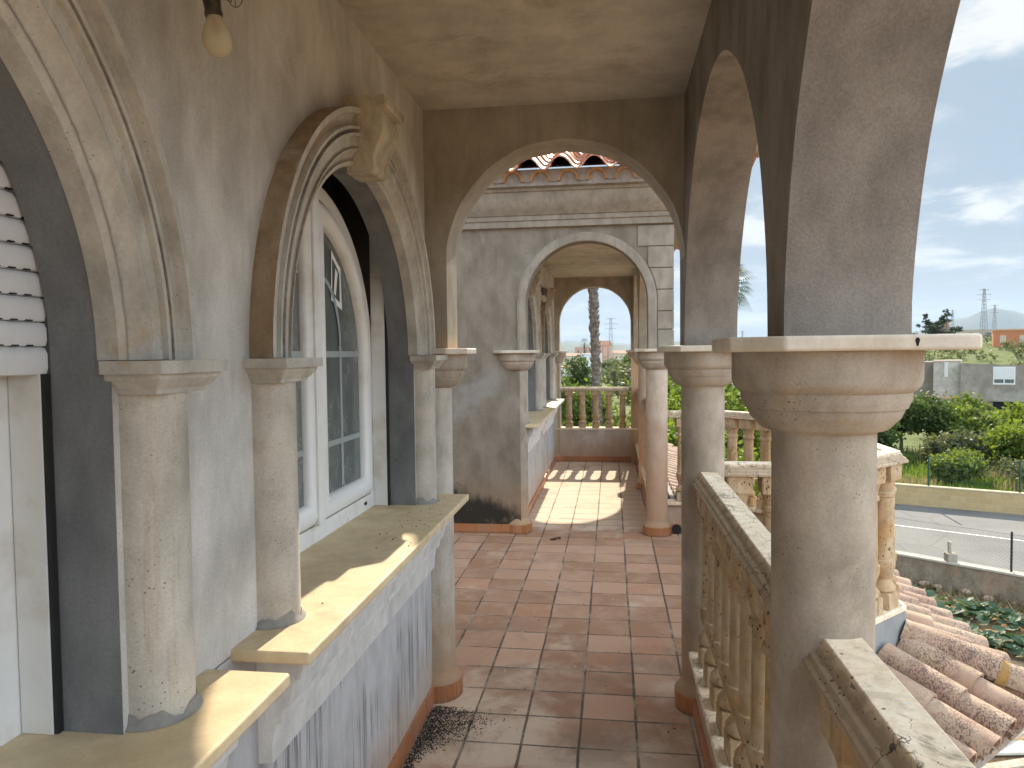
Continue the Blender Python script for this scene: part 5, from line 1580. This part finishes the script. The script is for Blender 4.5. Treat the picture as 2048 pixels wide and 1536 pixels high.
pylon('pylon standing in the last arch right of the palm trunk', -.2, 300, 20)
pylon('tallest pylon on the ridge right of the conifers', 84.8, 181.5, 11.5)
pylon('second pylon on the ridge, right of the tallest one', 95, 198, 8.6)
pylon('small far pylon on the ridge left of the tallest one', 80, 186, 7.0)
pylon('tiny mast just visible above the abacus between the right columns', 96, 560, 20)
gp = thing('grey_pole', 'smooth grey pole behind the right jamb of the last arch', 'pole', (.40, 14.2, GZ))
MB().tube([(.40, 14.2, GZ), (.40, 14.2, 3.0)], .032, 12).build('shaft', simple('grey_pole_paint', (.42, .45, .48), .5), gp, smooth=60)
MB().lathe(.40, 14.2, [(.10, GZ), (.10, GZ + .03), (.05, GZ + .08)], 12).build('base_plate', steel, gp)
sg = thing('warning_sign', 'red bordered triangular road sign between the second column and the far balusters', 'road sign', (3.5, 23.0, GZ))
sx, sy, sz = 3.50, 23.0, -.92
MB().tube([(sx, sy + .03, GZ), (sx, sy + .03, sz + .75)], .03, 8).build('post', steel, sg, smooth=60)
def tri(s): return [(-s, -s * .577), (s, -s * .577), (0, s * 1.155)]
mb = MB(); ex = Vector((.98, -.2)); 
def tp(q, dy): return (sx + ex.x * q[0], sy + ex.y * q[0] - dy, sz + .35 + q[1])
for s, dy, mm, nm in ((.45, .0, simple('sign_red', (.50, .04, .04), .4), 'border'), (.34, .006, simple('sign_white', (.75, .75, .75), .4), 'face')):
    mb = MB(); P3 = tri(s); f = [tp(q, dy + .008) for q in P3]; bk = [tp(q, dy) for q in P3]
    mb.grid([bk, f], closed_u=True); mb.ngon(f); mb.ngon(bk, True); mb.build(nm, mm, sg)
mb = MB(); mb.tube([tp((-.10, -.10), .017), tp((.0, .02), .017), tp((.10, -.06), .017)], .028, 4); mb.build('symbol', MAT['black'], sg)

# ---- conifers on the right horizon
def conifer(label, x, y, h, w, dens):
    z = tz(x, y); t = thing('conifer', label, 'conifer', (x, y, z), 'conifers on the ridge')
    rs = random.Random(int(x)); blobs = []
    for k in range(16):
        f = .2 + .8 * k / 16; a = rs.random() * 2 * PI; rr = w * (1.05 - f) * rs.uniform(.2, .75)
        blobs.append(((x + rr * math.cos(a), y + rr * math.sin(a), z + h * f), (w * .26 * (1.25 - f), w * .26 * (1.25 - f), h * .035)))
    leaves_mesh('crown', [b[0] for b in blobs], [b[1] for b in blobs], dens, 18, .26, LM['pine'], t, asp=.35)
    tb = MB(); tb.tube([(x, y, z), (x + .1, y, z + h * .99)], [h * .022, h * .005], 6)
    for c, r in blobs: tb.tube([(x, y, c[2] - .3), c], [.07, .03], 4)
    tb.build('trunk', MAT['bark'], t, smooth=60)
conifer('sparse wind-bent conifer left on the right horizon', 64.5, 162, 6.2, 4.6, 90)
conifer('small dense conifer between the two larger ones', 66.5, 162, 3.2, 2.0, 90)
conifer('larger dark conifer with uneven crown on the right horizon', 69.0, 163, 6.8, 6.0, 170)

# ---- bulbs
def bulb(label, x, y, z):
    t = thing('light_bulb', label, 'light bulb', (x, y, z), None)
    tilt = Vector((.10, .06, -1)).normalized()
    Mx = Vector((0, 0, -1)).rotation_difference(tilt).to_matrix()
    def tf(mb):
        mb.v = [tuple(Vector((x, y, z)) + Mx @ Vector(v)) for v in mb.v]; return mb
    prof = [(.0005, -.034), (.010, -.0325), (.019, -.0275), (.026, -.018), (.0295, -.006), (.030, .003), (.0285, .012), (.024, .024), (.0185, .036), (.0155, .046), (.0145, .054)]
    tf(MB().lathe(0, 0, prof, 32, cap=False)).build('glass', MAT['bulb'], t, smooth=80)
    st = MB().lathe(0, 0, [(.006, .05), (.005, .02), (.0025, .008)], 10)
    st.tube([(-.012, 0, .002), (-.004, 0, .010), (.004, 0, .010), (.012, 0, .002)], .0012, 5)
    tf(st).build('filament_stem', MAT['filament'], t, smooth=60)
    so = MB().lathe(0, 0, [(.0150, .046), (.0175, .048), (.0185, .052), (.0180, .056), (.0165, .060), (.0175, .075), (.0195, .092), (.0205, .108), (.0200, .118), (.012, .126), (.008, .140)], 24)
    tf(so).build('socket', MAT['socket'], t, smooth=35)
    wb = MB()
    p0 = Vector((x, y, z)) + Mx @ Vector((0, 0, .138))
    wb.tube([tuple(p0), tuple(p0 + Vector((-.02, .0, .03))), (WX + .002, y + .01, z + .20)], .004, 6)
    wb.tube([(x + .024 + .012 * math.cos(a * .42), y + .010 + .002 * a, z + .098 + .018 * math.sin(a * .42)) for a in range(24)], .0010, 5)
    wb.tube([(x - .004, y, z + .135), (x + .02, y + .01, z + .128), (x + .034, y + .012, z + .10), (x + .026, y + .01, z + .080), (x + .014, y + .01, z + .088)], .0013, 5)
    wb.build('wire', MAT['wire'], t, smooth=60)
    return t
bulb('dusty bare light bulb hanging by wires on the near wall, top left', -.803, 1.445, 2.372)
bulb('small far bare bulb on the pavilion wall between its two keystones', -.80, 8.75, 2.36)

# ---- dirt and litter on the terrace
def bits(name, gen, n, smin, smax, mat, kind='stuff'):
    mb = MB()
    for _ in range(n):
        x, y, z = gen(); s = random.uniform(smin, smax); a = random.random() * 6.3
        d1 = Vector((math.cos(a), math.sin(a), random.uniform(-.2, .5))) * s; d2 = Vector((-math.sin(a), math.cos(a), random.uniform(-.1, .4))) * s * random.uniform(.2, .8)
        c = Vector((x, y, z)); u = Vector((0, 0, s * .5))
        i = len(mb.v); mb.v += [tuple(c - d1), tuple(c + d2), tuple(c + d1), tuple(c - d2), tuple(c + u)]
        mb.f += [(i, i + 1, i + 4), (i + 1, i + 2, i + 4), (i + 2, i + 3, i + 4), (i + 3, i, i + 4)]
    o = mb.build(name, mat, None, weld=False); o['kind'] = kind; return o
def pile():
    while True:
        y = random.gauss(3.28, .14) if random.random() < .6 else random.uniform(2.3, 3.4)
        wdt = .20 * math.exp(-((y - 3.28) / .20) ** 2) + .045
        x = WX + .016 + abs(random.gauss(0, wdt * .55))
        if y < 3.42 and (x + .89) ** 2 + (y - 3.57) ** 2 > .136 ** 2: return x, y, .002
bits('dirt', pile, 5200, .0015, .0055, simple('black_dirt', (.025, .022, .018), .95))
def spread():
    return random.uniform(-.75, .34), random.uniform(1.6, 6.7), .002
bits('grit', spread, 90, .002, .007, simple('dark_grit', (.05, .035, .025), .95))
def sill_litter():
    y = random.gauss(2.75, .35); return random.uniform(-.88, -.71), y, SILL + .001
bits('sill_litter', sill_litter, 46, .0015, .006, simple('dry_twig_bits', (.10, .07, .045), .95))
lf = MB(); c = Vector((-.52, 6.63, .004))
for sgn in (-1, 1):
    lf.grid([[tuple(c + Vector((.05 * f, 0, .012 * math.sin(f * 3)))) for f in np.linspace(-1, 1, 7)], [tuple(c + Vector((.05 * f, sgn * .02 * (1 - f * f), .018 + .012 * f))) for f in np.linspace(-1, 1, 7)]])
tag(lf.build('dry_leaf', simple('dead_leaf', (.12, .07, .04), .8), None, smooth=60), 'single brown dry leaf on the tiles before the sun patch', 'leaf')

# ---- the air between here and the hills
hm_ = bpy.data.materials.new('pale_air'); hm_.use_nodes = True
ht_ = NT(hm_.node_tree)
for n in list(ht_.n):
    if n.type == 'BSDF_PRINCIPLED': ht_.n.remove(n)
pv = ht_.new('ShaderNodeVolumePrincipled')
pv.inputs['Color'].default_value = (.64, .80, .99, 1)
pv.inputs['Density'].default_value = 8.5e-5
pv.inputs['Anisotropy'].default_value = 0.0
ht_.l.new(pv.outputs[0], next(n for n in ht_.n if n.type == 'OUTPUT_MATERIAL').inputs['Volume'])
hz = MB().box(-9200, 9200, -9200, 9200, -5.6, 520).build('haze', hm_)
hz['kind'] = 'stuff'
def spread2():
    return random.uniform(-.6, .3), random.uniform(2.6, 6.0), .002
bits('white_grit', spread2, 22, .002, .008, simple('pale_plaster_crumbs', (.68, .64, .58), .9))
